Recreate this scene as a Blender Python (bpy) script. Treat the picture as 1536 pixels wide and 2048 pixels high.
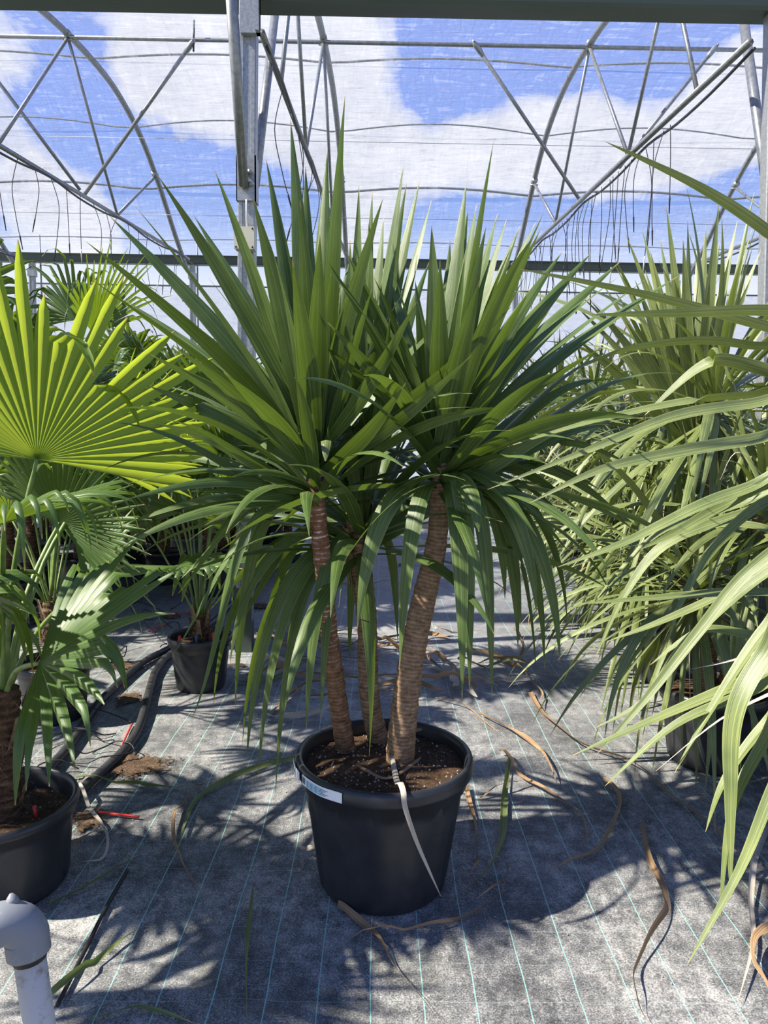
import bpy, math, random
from mathutils import Vector, Matrix, noise as mnoise
R = random.Random(7)
PI = math.pi
for o in list(bpy.data.objects): bpy.data.objects.remove(o)
scene = bpy.context.scene
C = scene.collection

# ------------------------------------------------------------------ camera
F = 1480.0; W0, H0 = 1536, 2048
CAM = Vector((0, 0, 1.47))
VPX, HY, ROLL = 760.0, 850.0, 0.016
pitch = -math.atan((H0/2 - HY)/F); yaw = math.atan((W0/2 - VPX)/F)
fwd = Vector((math.sin(yaw)*math.cos(pitch), math.cos(yaw)*math.cos(pitch), math.sin(pitch)))
r0 = fwd.cross(Vector((0, 0, 1))).normalized(); u0 = r0.cross(fwd).normalized()
rgt = r0*math.cos(ROLL) + u0*math.sin(ROLL); upv = rgt.cross(fwd).normalized()
cam_d = bpy.data.cameras.new('camera'); cam = bpy.data.objects.new('camera', cam_d); C.objects.link(cam)
m3 = Matrix((rgt, upv, -fwd)).transposed()
cam.matrix_world = Matrix.Translation(CAM) @ m3.to_4x4()
cam_d.sensor_fit = 'VERTICAL'; cam_d.sensor_height = 24.0; cam_d.lens = 24.0*F/H0
cam_d.clip_start = 0.05; cam_d.clip_end = 500
scene.camera = cam
def ray(px, py):
    return (fwd + rgt*((px - W0/2)/F) + upv*((H0/2 - py)/F))
def P(px, py, Y):
    d = ray(px, py); return CAM + d*(Y/d.y)
def G(px, py, z=0.0):
    d = ray(px, py); return CAM + d*((z - CAM.z)/d.z)

# ------------------------------------------------------------------ view, sun, sky
vs = scene.view_settings
vs.view_transform = 'Standard'; vs.look = 'None'; vs.exposure = 0.22; vs.gamma = 1.0; vs.use_curve_mapping = False
sun_d = bpy.data.lights.new('sun', 'SUN'); sun_d.energy = 10.0; sun_d.angle = math.radians(0.9); sun_d.color = (1.0, 0.93, 0.80)
sun = bpy.data.objects.new('sun', sun_d); C.objects.link(sun)
S = Vector((-1.0, -0.20, 1.02)).normalized()
sun.rotation_euler = S.to_track_quat('Z', 'Y').to_euler()
sun.location = S*20

class NT:
    """tiny node helper"""
    def __init__(s, tree): s.t = tree; s.n = tree.nodes; s.l = tree.links
    def add(s, typ, **kw):
        n = s.n.new(typ)
        for k, v in kw.items(): setattr(n, k, v)
        return n
    def set(s, sock, v):
        if isinstance(v, bpy.types.NodeSocket): s.l.new(v, sock)
        elif v is not None: sock.default_value = v
    def math(s, op, a, b=None, c=None, clamp=False):
        n = s.add('ShaderNodeMath', operation=op, use_clamp=clamp)
        s.set(n.inputs[0], a)
        if b is not None: s.set(n.inputs[1], b)
        if c is not None: s.set(n.inputs[2], c)
        return n.outputs[0]
    def mix(s, fac, a, b, blend='MIX'):
        n = s.add('ShaderNodeMix', data_type='RGBA', blend_type=blend)
        s.set(n.inputs[0], fac); s.set(n.inputs[6], a); s.set(n.inputs[7], b)
        return n.outputs[2]
    def ramp(s, fac, stops, interp='LINEAR'):
        n = s.add('ShaderNodeValToRGB'); cr = n.color_ramp; cr.interpolation = interp
        while len(cr.elements) < len(stops): cr.elements.new(0.5)
        for e, (p, c) in zip(cr.elements, stops):
            e.position = p; e.color = c if len(c) == 4 else (*c, 1)
        s.set(n.inputs[0], fac); return n.outputs[0]
    def noise(s, vec, scale=5, detail=4, rough=0.55, dist=0.0):
        n = s.add('ShaderNodeTexNoise'); s.set(n.inputs['Vector'], vec)
        n.inputs['Scale'].default_value = scale; n.inputs['Detail'].default_value = detail
        n.inputs['Roughness'].default_value = rough; n.inputs['Distortion'].default_value = dist
        return n.outputs[0]
    def mapping(s, vec, scale=(1, 1, 1), loc=(0, 0, 0), rot=(0, 0, 0)):
        n = s.add('ShaderNodeMapping'); s.set(n.inputs[0], vec)
        n.inputs['Scale'].default_value = scale; n.inputs['Location'].default_value = loc; n.inputs['Rotation'].default_value = rot
        return n.outputs[0]
    def sep(s, vec):
        n = s.add('ShaderNodeSeparateXYZ'); s.set(n.inputs[0], vec); return n.outputs

world = bpy.data.worlds.new('sky'); scene.world = world; world.use_nodes = True
w = NT(world.node_tree); w.n.clear()
geo = w.add('ShaderNodeTexCoord').outputs['Generated']
dirv = geo
dz = w.sep(dirv)[2]
skyc = w.ramp(dz, [(0.0, (0.72, 0.82, 1.0)), (0.10, (0.50, 0.67, 1.0)), (0.34, (0.25, 0.41, 0.95)), (0.62, (0.17, 0.29, 0.80)), (1.0, (0.13, 0.23, 0.70))])
n1 = w.noise(dirv, 8.0, 10, 0.62, 0.3)
acc = w.math('SUBTRACT', n1, 0.60)
acc = w.math('MULTIPLY', acc, 1.7)
def blob(px, py, rad, amp, sx=1.0):
    global acc
    d = ray(px, py).normalized()
    v = w.add('ShaderNodeVectorMath', operation='SUBTRACT'); w.l.new(dirv, v.inputs[0]); v.inputs[1].default_value = d
    v2 = w.add('ShaderNodeVectorMath', operation='MULTIPLY'); w.l.new(v.outputs[0], v2.inputs[0]); v2.inputs[1].default_value = (1/sx, 1, 1)
    ln = w.add('ShaderNodeVectorMath', operation='LENGTH'); w.l.new(v2.outputs[0], ln.inputs[0])
    t = w.math('DIVIDE', ln.outputs[1], rad)
    t = w.math('POWER', t, 2.0); t = w.math('MULTIPLY', t, -1.0); t = w.math('EXPONENT', t)
    acc = w.math('MULTIPLY_ADD', t, amp, acc)
for b in [(1000, 290, .055, .5, 1.6), (1090, 250, .05, .5, 1.1), (1210, 250, .05, .6, 1.0), (930, 330, .06, .4, 1.6), (1150, 330, .06, .4, 1.8), (1250, 370, .04, .3, 1.6), (1430, 190, .075, .75, 1.2), (1500, 260, .06, .6, 1.1), (1380, 270, .05, .6, 1.0), (730, 430, .045, .75, .9), (690, 460, .04, .5, 1.0), (860, 360, .06, .25, 1.4),
          (560, 150, .11, .62, 1.6), (400, 90, .07, .55, 1.3), (700, 230, .08, .45, 1.3), (300, 150, .05, .45, 1.0), (640, 290, .06, .35, 1.4), (20, 90, .07, .5, 1.3), (130, 430, .06, .62, 1.4), (60, 350, .04, .4, 1.0), (700, 60, .06, .4, 1.4), (200, 460, .04, .4, 1.2),
          (1100, 110, .09, -.7, 2.4), (940, 420, .05, -.35, 1.8), (1330, 110, .05, -.5, 1.0), (330, 380, .08, -.5, 1.4), (860, 200, .05, -.4, 1.0), (150, 200, .06, -.4, 1.0), (1480, 420, .07, -.4, 1.2), (1250, 480, .06, -.4, 2.6), (520, 440, .07, -.4, 1.6)]:
    blob(*b)
cm = w.ramp(acc, [(0.04, (0, 0, 0)), (0.14, (.55, .55, .55)), (0.36, (1, 1, 1))])
n2 = w.noise(dirv, 9.0, 6, 0.6)
cloudc = w.ramp(n2, [(0.3, (0.78, 0.79, 0.86)), (0.6, (1.0, 1.0, 1.04))])
col = w.mix(cm, skyc, cloudc)
hz = w.ramp(dz, [(0.0, (1, 1, 1)), (0.165, (0.85, 0.85, 0.85)), (0.215, (0.30, 0.30, 0.30)), (0.26, (0, 0, 0))])
col = w.mix(hz, col, (0.93, 0.97, 1.02, 1))
low = w.ramp(dz, [(0.49, (0.25, 0.25, 0.22)), (0.5, (1, 1, 1))])
bg = w.add('ShaderNodeBackground'); w.l.new(col, bg.inputs[0]); bg.inputs[1].default_value = 0.85
out = w.add('ShaderNodeOutputWorld'); w.l.new(bg.outputs[0], out.inputs[0])

# ------------------------------------------------------------------ materials
MATS = {}
def new_mat(name):
    m = bpy.data.materials.new(name); m.use_nodes = True; m.node_tree.nodes.clear(); MATS[name] = m
    return m, NT(m.node_tree)
def finish(t, sh, disp=None):
    o = t.add('ShaderNodeOutputMaterial'); t.l.new(sh, o.inputs[0])
def principled(t, col, rough=0.5, metal=0.0, spec=0.5, normal=None):
    p = t.add('ShaderNodeBsdfPrincipled'); t.set(p.inputs['Base Color'], col); t.set(p.inputs['Roughness'], rough)
    p.inputs['Metallic'].default_value = metal; p.inputs['Specular IOR Level'].default_value = spec
    if normal is not None: t.l.new(normal, p.inputs['Normal'])
    return p.outputs[0]
def bump(t, h, strength=0.3, dist=0.02):
    b = t.add('ShaderNodeBump'); t.set(b.inputs['Height'], h); b.inputs['Strength'].default_value = strength; b.inputs['Distance'].default_value = dist
    return b.outputs[0]
def c4(c): return (*c, 1.0)
def noisy(name, stops, scale, rough=0.6, metal=0.0, spec=0.4, bmp=0.0, detail=6, coords='Object', stretch=(1, 1, 1), bdist=0.01):
    m, t = new_mat(name)
    tc = t.add('ShaderNodeTexCoord').outputs[coords]
    v = t.mapping(tc, stretch)
    n = t.noise(v, scale, detail, 0.6)
    col = t.ramp(n, stops)
    nr = bump(t, n, bmp, bdist) if bmp else None
    finish(t, principled(t, col, rough, metal, spec, nr)); return m

def leaf_mat(name, c_dark, c_mid, c_light, trans_col, trans=0.35, rough=0.38, tipcol=(0.5, 0.33, 0.05), tip=0.965, stripe=26.0, spec=0.5, tipvar=0.10):
    m, t = new_mat(name)
    uv = t.add('ShaderNodeUVMap').outputs[0]
    sx = t.sep(uv)
    rnd = t.add('ShaderNodeNewGeometry').outputs['Random Per Island']
    st = t.noise(t.mapping(uv, (stripe, 1.2, 1)), 1.0, 3, 0.6)
    sf = t.noise(t.mapping(uv, (stripe*2.6, 2.5, 1)), 1.0, 2, 0.6)
    st = t.math('ADD', t.math('MULTIPLY', st, 0.6), t.math('MULTIPLY', sf, 0.4))
    st2 = t.noise(t.add('ShaderNodeTexCoord').outputs['Object'], 9.0, 3, 0.5)
    f = t.math('ADD', t.math('MULTIPLY', t.math('MULTIPLY_ADD', t.math('SUBTRACT', st, 0.5), 2.4, 0.5), 0.66), t.math('MULTIPLY', st2, 0.34))
    f = t.math('ADD', f, t.math('MULTIPLY', t.math('SUBTRACT', rnd, 0.5), 0.32))
    col = t.ramp(f, [(0.30, c_dark), (0.52, c_mid), (0.74, c_light)])
    eu = t.math('ABSOLUTE', t.math('SUBTRACT', sx[0], 0.5))
    edge = t.math('MULTIPLY', t.math('SUBTRACT', eu, 0.44), 14.0, clamp=True)
    rib = t.math('SUBTRACT', 1.0, t.math('MULTIPLY', eu, 22.0), clamp=True)
    col = t.mix(t.math('MULTIPLY', t.math('MAXIMUM', edge, t.math('MULTIPLY', rib, 0.7)), 0.6), col, c4([min(1, x*1.45) for x in c_light]))
    # dry yellow-brown tip, longer on some leaves
    th = t.math('SUBTRACT', tip, t.math('MULTIPLY', t.math('POWER', t.math('FRACT', t.math('MULTIPLY', rnd, 17.3)), 3.0), tipvar))
    tf = t.math('MULTIPLY', t.math('SUBTRACT', t.math('ADD', sx[1], t.math('MULTIPLY', t.math('SUBTRACT', st, 0.5), 0.05)), th), 30.0, clamp=True)
    tipc = t.mix(t.math('FRACT', t.math('MULTIPLY', rnd, 7.7)), c4(tipcol), (0.42, 0.30, 0.19, 1))
    col = t.mix(tf, col, tipc)
    tcol = t.mix(tf, t.mix(st, c4([x*0.8 for x in trans_col]), c4([min(1, x*1.2) for x in trans_col])), tipc)
    nr = bump(t, st, 0.25, 0.004)
    p = principled(t, col, rough, 0, spec, nr)
    tr = t.add('ShaderNodeBsdfTranslucent'); t.l.new(tcol, tr.inputs[0])
    mx = t.add('ShaderNodeMixShader'); mx.inputs[0].default_value = trans
    t.l.new(p, mx.inputs[1]); t.l.new(tr.outputs[0], mx.inputs[2])
    finish(t, mx.outputs[0]); return m

M_CORD = leaf_mat('cordyline_leaf', (0.026, 0.054, 0.014), (0.070, 0.120, 0.029), (0.175, 0.228, 0.075), (0.15, 0.235, 0.015), 0.22, 0.38, spec=0.42)
M_CORD2 = leaf_mat('pale_cordyline_leaf', (0.050, 0.080, 0.026), (0.130, 0.170, 0.058), (0.305, 0.340, 0.118), (0.18, 0.25, 0.02), 0.17, 0.38, tipvar=0.25, spec=0.6)
M_PALM = leaf_mat('fan_palm_leaf', (0.028, 0.066, 0.016), (0.060, 0.118, 0.026), (0.135, 0.200, 0.065), (0.22, 0.33, 0.015), 0.30, 0.40, stripe=9.0, tipvar=0.03)
M_PALM2 = leaf_mat('backlit_fan_palm_leaf', (0.070, 0.150, 0.018), (0.110, 0.210, 0.026), (0.180, 0.280, 0.040), (0.44, 0.54, 0.04), 0.50, 0.42, stripe=9.0, tipvar=0.03)  # brighter copy of the fan palm leaf, backlit glow put into its colours
M_DRY = leaf_mat('dry_leaf', (0.12, 0.075, 0.042), (0.28, 0.175, 0.095), (0.50, 0.36, 0.215), (0.3, 0.2, 0.1), 0.12, 0.7, tipcol=(0.35, 0.25, 0.15), spec=0.2)
M_PALEDRY = leaf_mat('bleached_leaf', (0.30, 0.25, 0.20), (0.46, 0.41, 0.34), (0.62, 0.57, 0.50), (0.4, 0.33, 0.25), 0.15, 0.7, spec=0.2)
M_CUT = leaf_mat('cut_green_leaf', (0.055, 0.075, 0.022), (0.13, 0.165, 0.050), (0.27, 0.29, 0.10), (0.2, 0.3, 0.05), 0.15, 0.5, tipcol=(0.34, 0.24, 0.12), tip=0.88, tipvar=0.2)
M_PETIOLE = noisy('petiole', [(0.35, (0.10, 0.17, 0.035)), (0.65, (0.20, 0.27, 0.075))], 20, 0.45)
M_STEEL = noisy('galvanised_steel', [(0.3, (0.22, 0.235, 0.24)), (0.7, (0.38, 0.395, 0.40))], 60, 0.42, 0.55, 0.5, 0.05)
M_TUBE = noisy('steel_tube', [(0.35, (0.20, 0.21, 0.215)), (0.7, (0.32, 0.33, 0.335))], 30, 0.38, 0.5, 0.5)
M_GUTTER = noisy('gutter_steel', [(0.35, (0.055, 0.075, 0.060)), (0.7, (0.085, 0.105, 0.088))], 3, 0.5, 0.2, 0.4, stretch=(0.2, 1, 1))
M_BLACK = noisy('black_plastic', [(0.3, (0.016, 0.018, 0.022)), (0.7, (0.032, 0.034, 0.038))], 12, 0.38, 0, 0.5, 0.06)
M_GREYPOT = noisy('grey_plastic', [(0.3, (0.17, 0.18, 0.19)), (0.7, (0.24, 0.25, 0.26))], 12, 0.45)
M_HOSE = noisy('black_hose', [(0.3, (0.022, 0.023, 0.026)), (0.7, (0.050, 0.050, 0.052))], 30, 0.45)
M_WIRE = noisy('black_tubing', [(0.3, (0.012, 0.012, 0.014)), (0.7, (0.02, 0.02, 0.022))], 30, 0.5)
M_STRAP = noisy('strap', [(0.3, (0.09, 0.115, 0.125)), (0.7, (0.15, 0.18, 0.19))], 10, 0.6)
M_RED = noisy('red_plastic', [(0.3, (0.55, 0.035, 0.03)), (0.7, (0.75, 0.07, 0.055))], 20, 0.4)
M_BLUE = noisy('blue_plastic', [(0.3, (0.03, 0.11, 0.3)), (0.7, (0.05, 0.16, 0.4))], 20, 0.4)
M_BOX = noisy('cream_plastic', [(0.3, (0.50, 0.47, 0.36)), (0.7, (0.58, 0.55, 0.43))], 6, 0.5)
M_WHITE = noisy('white_paper', [(0.3, (0.74, 0.78, 0.82)), (0.7, (0.82, 0.85, 0.88))], 10, 0.5)
M_INK = noisy('print_ink', [(0.3, (0.05, 0.07, 0.11)), (0.7, (0.08, 0.10, 0.15))], 10, 0.6)
M_BLUEINK = noisy('blue_print', [(0.3, (0.30, 0.50, 0.66)), (0.7, (0.36, 0.56, 0.70))], 10, 0.6)
M_CONDUIT = noisy('white_conduit', [(0.3, (0.55, 0.55, 0.53)), (0.7, (0.65, 0.65, 0.63))], 10, 0.5)
M_SOIL = None
def soil_mat(name, dark, mid, light, speck):
    m, t = new_mat(name)
    tc = t.add('ShaderNodeTexCoord').outputs['Object']
    n = t.noise(tc, 90, 8, 0.7); nb = t.noise(tc, 14, 4, 0.6)
    col = t.ramp(t.math('ADD', t.math('MULTIPLY', n, 0.6), t.math('MULTIPLY', nb, 0.4)), [(0.36, dark), (0.52, mid), (0.68, light)])
    v = t.add('ShaderNodeTexVoronoi'); t.l.new(tc, v.inputs['Vector']); v.inputs['Scale'].default_value = 75
    sp = t.math('LESS_THAN', v.outputs['Distance'], 0.16)
    gate = t.math('GREATER_THAN', t.sep(v.outputs['Color'])[0], 1 - speck)
    col = t.mix(t.math('MULTIPLY', sp, gate), col, (0.48, 0.42, 0.36, 1))
    finish(t, principled(t, col, 0.9, 0, 0.15, bump(t, n, 0.9, 0.012))); return m
M_SOIL = soil_mat('potting_soil', (0.030, 0.018, 0.012), (0.085, 0.050, 0.030), (0.20, 0.125, 0.075), 0.35)
M_SPILL = soil_mat('spilled_soil', (0.055, 0.035, 0.024), (0.13, 0.085, 0.055), (0.26, 0.18, 0.115), 0.25)
def thin_edge(m):
    t = NT(m.node_tree); o = [n for n in t.n if n.type == 'OUTPUT_MATERIAL'][0]; src = o.inputs[0].links[0].from_socket
    v = t.sep(t.add('ShaderNodeUVMap').outputs[0])[1]; n = t.noise(t.add('ShaderNodeTexCoord').outputs['Object'], 48, 8, 0.8)
    f = t.math('GREATER_THAN', t.math('ADD', t.math('MULTIPLY', n, 2.2), -0.62), v)
    tr = t.add('ShaderNodeBsdfTransparent'); mx = t.add('ShaderNodeMixShader'); t.l.new(f, mx.inputs[0]); t.l.new(tr.outputs[0], mx.inputs[1]); t.l.new(src, mx.inputs[2]); t.l.new(mx.outputs[0], o.inputs[0])
thin_edge(M_SPILL)

def trunk_mat(name, a, b, c, ringscale=1.0, white=0.0, fibre=False):
    m, t = new_mat(name)
    uv = t.add('ShaderNodeUVMap').outputs[0]; s = t.sep(uv)
    tc = t.add('ShaderNodeTexCoord').outputs['Object']
    n = t.noise(tc, 45, 7, 0.7); nb = t.noise(t.mapping(tc, (1, 1, 4)), 18, 6, 0.68)
    wv = t.math('ADD', t.math('MULTIPLY', s[1], 2*PI/0.0125*ringscale), t.math('MULTIPLY', nb, 9.0))
    ring = t.math('MULTIPLY_ADD', t.math('SINE', wv), 0.5, 0.5)
    f = t.math('ADD', t.math('MULTIPLY', ring, 0.10), t.math('ADD', t.math('MULTIPLY', n, 0.60), t.math('MULTIPLY', nb, 0.3)))
    col = t.ramp(f, [(0.33, a), (0.52, b), (0.72, c)])
    if white > 0:
        # pale leaf-scar rings in the upper part of the stem (v in metres from the base)
        wv2 = t.math('ADD', t.math('MULTIPLY', s[1], 2*PI/0.017), t.math('MULTIPLY', nb, 9.0))
        rw = t.math('GREATER_THAN', t.math('SINE', wv2), 0.62)
        zone = t.math('MULTIPLY', t.math('SUBTRACT', t.math('ADD', s[1], t.math('MULTIPLY', nb, 0.2)), white), 8.0, clamp=True)
        g = t.math('MULTIPLY', t.math('MULTIPLY', rw, zone), t.math('MULTIPLY', t.math('SUBTRACT', n, 0.45), 6.0, clamp=True))
        col = t.mix(zone, col, t.mix(0.55, col, (0.20, 0.085, 0.045, 1)))
        col = t.mix(g, col, (0.62, 0.52, 0.50, 1))
    h = t.math('ADD', t.math('MULTIPLY', ring, 0.10), t.math('ADD', n, t.math('MULTIPLY', nb, 0.5)))
    finish(t, principled(t, col, 0.85, 0, 0.2, bump(t, h, 0.7, 0.008))); return m
M_TRUNK = trunk_mat('cordyline_bark', (0.085, 0.054, 0.033), (0.27, 0.175, 0.105), (0.52, 0.37, 0.24))
M_TRUNKL = trunk_mat('ringed_bark', (0.070, 0.038, 0.022), (0.23, 0.130, 0.070), (0.46, 0.30, 0.18), 1.0, 0.44)
M_FIBRE = trunk_mat('palm_fibre_bark', (0.022, 0.013, 0.008), (0.095, 0.055, 0.032), (0.27, 0.175, 0.105), 0.5)
M_HAIR = noisy('palm_fibre', [(0.3, (0.06, 0.035, 0.02)), (0.7, (0.24, 0.15, 0.09))], 40, 0.85)
M_STUB = noisy('leaf_sheath', [(0.3, (0.14, 0.085, 0.045)), (0.7, (0.36, 0.26, 0.15))], 25, 0.7)
M_GRAIN = noisy('perlite', [(0.3, (0.24, 0.19, 0.15)), (0.7, (0.46, 0.40, 0.33))], 50, 0.9)

def ground_mat():
    m, t = new_mat('woven_ground_cover')
    tc = t.add('ShaderNodeTexCoord').outputs['Object']
    sx = t.sep(tc)
    warp = t.noise(tc, 1.3, 3, 0.5)
    wx = t.math('ADD', sx[0], t.math('MULTIPLY', t.math('SUBTRACT', warp, 0.5), 0.035))
    wy = t.math('ADD', sx[1], t.math('MULTIPLY', t.math('SUBTRACT', t.noise(t.mapping(tc, (1.6, .5, 1), (7, 3, 0)), 1.5, 3, 0.5), 0.5), 0.06))
    sp = 0.1357
    dx = t.math('ABSOLUTE', t.math('SUBTRACT', t.math('FRACT', t.math('ADD', t.math('DIVIDE', t.math('ADD', wx, 0.0065), sp), 0.5)), 0.5))
    lx = t.math('LESS_THAN', dx, 0.0016/sp)
    dash = t.math('GREATER_THAN', t.math('FRACT', t.math('MULTIPLY', sx[1], 260.0)), 0.28)
    lx = t.math('MULTIPLY', lx, t.math('MULTIPLY_ADD', dash, 0.6, 0.4))
    dy = t.math('ABSOLUTE', t.math('SUBTRACT', t.math('FRACT', t.math('DIVIDE', wy, 0.139)), 0.5))
    ly = t.math('LESS_THAN', dy, 0.0007/0.139)
    fine = t.noise(tc, 210, 4, 0.75); mid = t.noise(t.mapping(tc, (1, .8, 1)), 17, 8, 0.78); big = t.noise(tc, 1.8, 5, 0.6)
    f = t.math('ADD', t.math('ADD', t.math('MULTIPLY', t.math('MULTIPLY_ADD', t.math('SUBTRACT', fine, 0.5), 1.7, 0.5), 0.40), t.math('MULTIPLY', t.math('MULTIPLY_ADD', t.math('SUBTRACT', mid, 0.5), 1.25, 0.5), 0.42)), t.math('MULTIPLY', big, 0.42))
    # pale limescale / dust film over dark blue-black weave
    col = t.ramp(f, [(0.44, (0.028, 0.029, 0.032)), (0.575, (0.095, 0.098, 0.102)), (0.67, (0.235, 0.235, 0.232)), (0.77, (0.45, 0.44, 0.42))])
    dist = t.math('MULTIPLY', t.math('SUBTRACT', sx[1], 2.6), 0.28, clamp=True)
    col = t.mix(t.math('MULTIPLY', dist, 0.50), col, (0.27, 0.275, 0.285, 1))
    algae = t.math('MULTIPLY', t.math('SUBTRACT', t.noise(t.mapping(tc, (1, 1, 1), (3.3, 1.7, 0)), 1.6, 4, 0.6), 0.60), 4.0, clamp=True)
    col = t.mix(t.math('MULTIPLY', algae, 0.35), col, (0.30, 0.29, 0.16, 1))
    dirt = t.math('MULTIPLY', t.math('SUBTRACT', t.noise(t.mapping(tc, (1, 1, 1), (13.3, 5.7, 0)), 3.0, 6, 0.7), 0.60), 5.0, clamp=True)
    col = t.mix(t.math('MULTIPLY', dirt, 0.55), col, (0.085, 0.062, 0.045, 1))
    col = t.mix(t.math('MULTIPLY', ly, 0.5), col, (0.36, 0.47, 0.46, 1))
    col = t.mix(t.math('MULTIPLY', lx, 0.85), col, (0.28, 0.58, 0.53, 1))
    v = t.add('ShaderNodeTexVoronoi'); t.l.new(tc, v.inputs['Vector']); v.inputs['Scale'].default_value = 38
    g = t.math('MULTIPLY', t.math('LESS_THAN', v.outputs['Distance'], 0.07), t.math('GREATER_THAN', t.sep(v.outputs['Color'])[0], 0.8))
    col = t.mix(g, col, (0.55, 0.52, 0.48, 1))
    finish(t, principled(t, col, 0.62, 0, 0.35, bump(t, t.math('ADD', t.math('MULTIPLY', fine, 0.4), t.math('MULTIPLY', mid, 0.6)), 0.35, 0.01))); return m
M_GROUND = ground_mat()

def film_mat(name, transp, tint, white, wr=1.0, rot=0.3):
    m, t = new_mat(name)
    tc = t.add('ShaderNodeTexCoord').outputs['Object']
    a = t.noise(t.mapping(tc, (0.9, 5.5, 5.5), rot=(0, 0, 0)), 2.6, 7, 0.65, 0.6)
    b = t.noise(t.mapping(tc, (4.5, 1.1, 1.1), rot=(0, 0, rot)), 2.2, 6, 0.6, 0.8)
    h = t.math('ADD', t.math('MULTIPLY', a, 0.65), t.math('MULTIPLY', b, 0.35))
    nr = bump(t, h, 1.0, 0.10*wr)
    tr = t.add('ShaderNodeBsdfTransparent'); fine = t.noise(t.mapping(tc, (1.2, 9, 9)), 5.0, 5, 0.6, 1.2); hh = t.math('ADD', t.math('MULTIPLY', h, 0.6), t.math('MULTIPLY', fine, 0.4)); t.l.new(t.ramp(hh, [(0.36, [x*.70 for x in tint]), (0.46, [x*.93 for x in tint]), (0.53, tint), (0.60, (1.0, 1.0, 1.0)), (0.68, [x*.8 for x in tint])]), tr.inputs[0])  # light and dark of the wrinkles painted into the film tint
    tl = t.add('ShaderNodeBsdfTranslucent'); tl.inputs[0].default_value = c4(white); t.l.new(nr, tl.inputs['Normal'])
    df = t.add('ShaderNodeBsdfDiffuse'); df.inputs[0].default_value = c4([x*0.9 for x in white]); t.l.new(nr, df.inputs['Normal'])
    gl = t.add('ShaderNodeBsdfGlossy'); gl.inputs['Roughness'].default_value = 0.25; t.l.new(nr, gl.inputs['Normal'])
    m1 = t.add('ShaderNodeMixShader'); m1.inputs[0].default_value = 0.12; t.l.new(tl.outputs[0], m1.inputs[1]); t.l.new(df.outputs[0], m1.inputs[2])
    m2 = t.add('ShaderNodeMixShader'); m2.inputs[0].default_value = 0.06; t.l.new(m1.outputs[0], m2.inputs[1]); t.l.new(gl.outputs[0], m2.inputs[2])
    # the film is cloudier along its creases
    crease = t.ramp(h, [(0.36, (0.14, 0.14, 0.14)), (0.46, (0, 0, 0)), (0.54, (0.0, 0.0, 0.0)), (0.60, (0.16, 0.16, 0.16))])
    fac = t.math('SUBTRACT', transp, crease)
    m3_ = t.add('ShaderNodeMixShader'); t.l.new(fac, m3_.inputs[0]); t.l.new(m2.outputs[0], m3_.inputs[1]); t.l.new(tr.outputs[0], m3_.inputs[2])
    finish(t, m3_.outputs[0]); return m
M_FILM = film_mat('polythene_roof_film', 0.88, (0.90, 0.93, 1.0), (0.62, 0.63, 0.66))
M_WALL = film_mat('polythene_wall_film', 0.62, (0.94, 0.94, 1.0), (0.86, 0.86, 0.92), 0.5)

def pvc_mat(name, base, dirt, amt):
    m, t = new_mat(name)
    tc = t.add('ShaderNodeTexCoord').outputs['Object']
    n = t.noise(tc, 60, 6, 0.7); b = t.noise(tc, 13, 4, 0.6)
    f = t.math('MULTIPLY', t.math('SUBTRACT', t.math('ADD', t.math('MULTIPLY', n, .5), t.math('MULTIPLY', b, .5)), amt), 7.0, clamp=True)
    col = t.mix(f, c4(base), c4(dirt))
    finish(t, principled(t, col, 0.5, 0, 0.4, bump(t, n, 0.1, 0.003))); return m
M_PVCW = pvc_mat('limed_pipe', (0.56, 0.53, 0.46), (0.30, 0.22, 0.13), 0.52)
M_PVCG = pvc_mat('grey_pvc', (0.20, 0.215, 0.235), (0.42, 0.40, 0.35), 0.53)

# ------------------------------------------------------------------ mesh helpers
def mesh_obj(name, verts, faces, mat, parent=None, smooth=True, uvs=None):
    me = bpy.data.meshes.new(name); me.from_pydata([tuple(v) for v in verts], [], faces)
    if uvs is not None:
        ul = me.uv_layers.new(name='UVMap'); d = ul.data
        li = [0]*len(me.loops); me.loops.foreach_get('vertex_index', li)
        flat = [0.0]*(2*len(li))
        for k, vi in enumerate(li): flat[2*k], flat[2*k+1] = uvs[vi]
        d.foreach_set('uv', flat)
    if smooth: me.polygons.foreach_set('use_smooth', [True]*len(me.polygons))
    me.materials.append(mat); me.update()
    o = bpy.data.objects.new(name, me); C.objects.link(o)
    if parent is not None: o.parent = parent
    return o
def inst(name, me, parent, loc=(0, 0, 0), rot=(0, 0, 0), sc=(1, 1, 1)):
    o = bpy.data.objects.new(name, me); C.objects.link(o); o.parent = parent
    o.location = loc; o.rotation_euler = rot; o.scale = sc
    return o
def tag(o, label, cat, group=None, kind=None):
    if label: o['label'] = label
    if cat: o['category'] = cat
    if group: o['group'] = group
    if kind: o['kind'] = kind
    return o
def empty(name, loc, label, cat, group=None, rz=0):
    o = bpy.data.objects.new(name, None); C.objects.link(o); o.location = loc; o.rotation_euler = (0, 0, rz); o.empty_display_size = .1
    return tag(o, label, cat, group)

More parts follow.
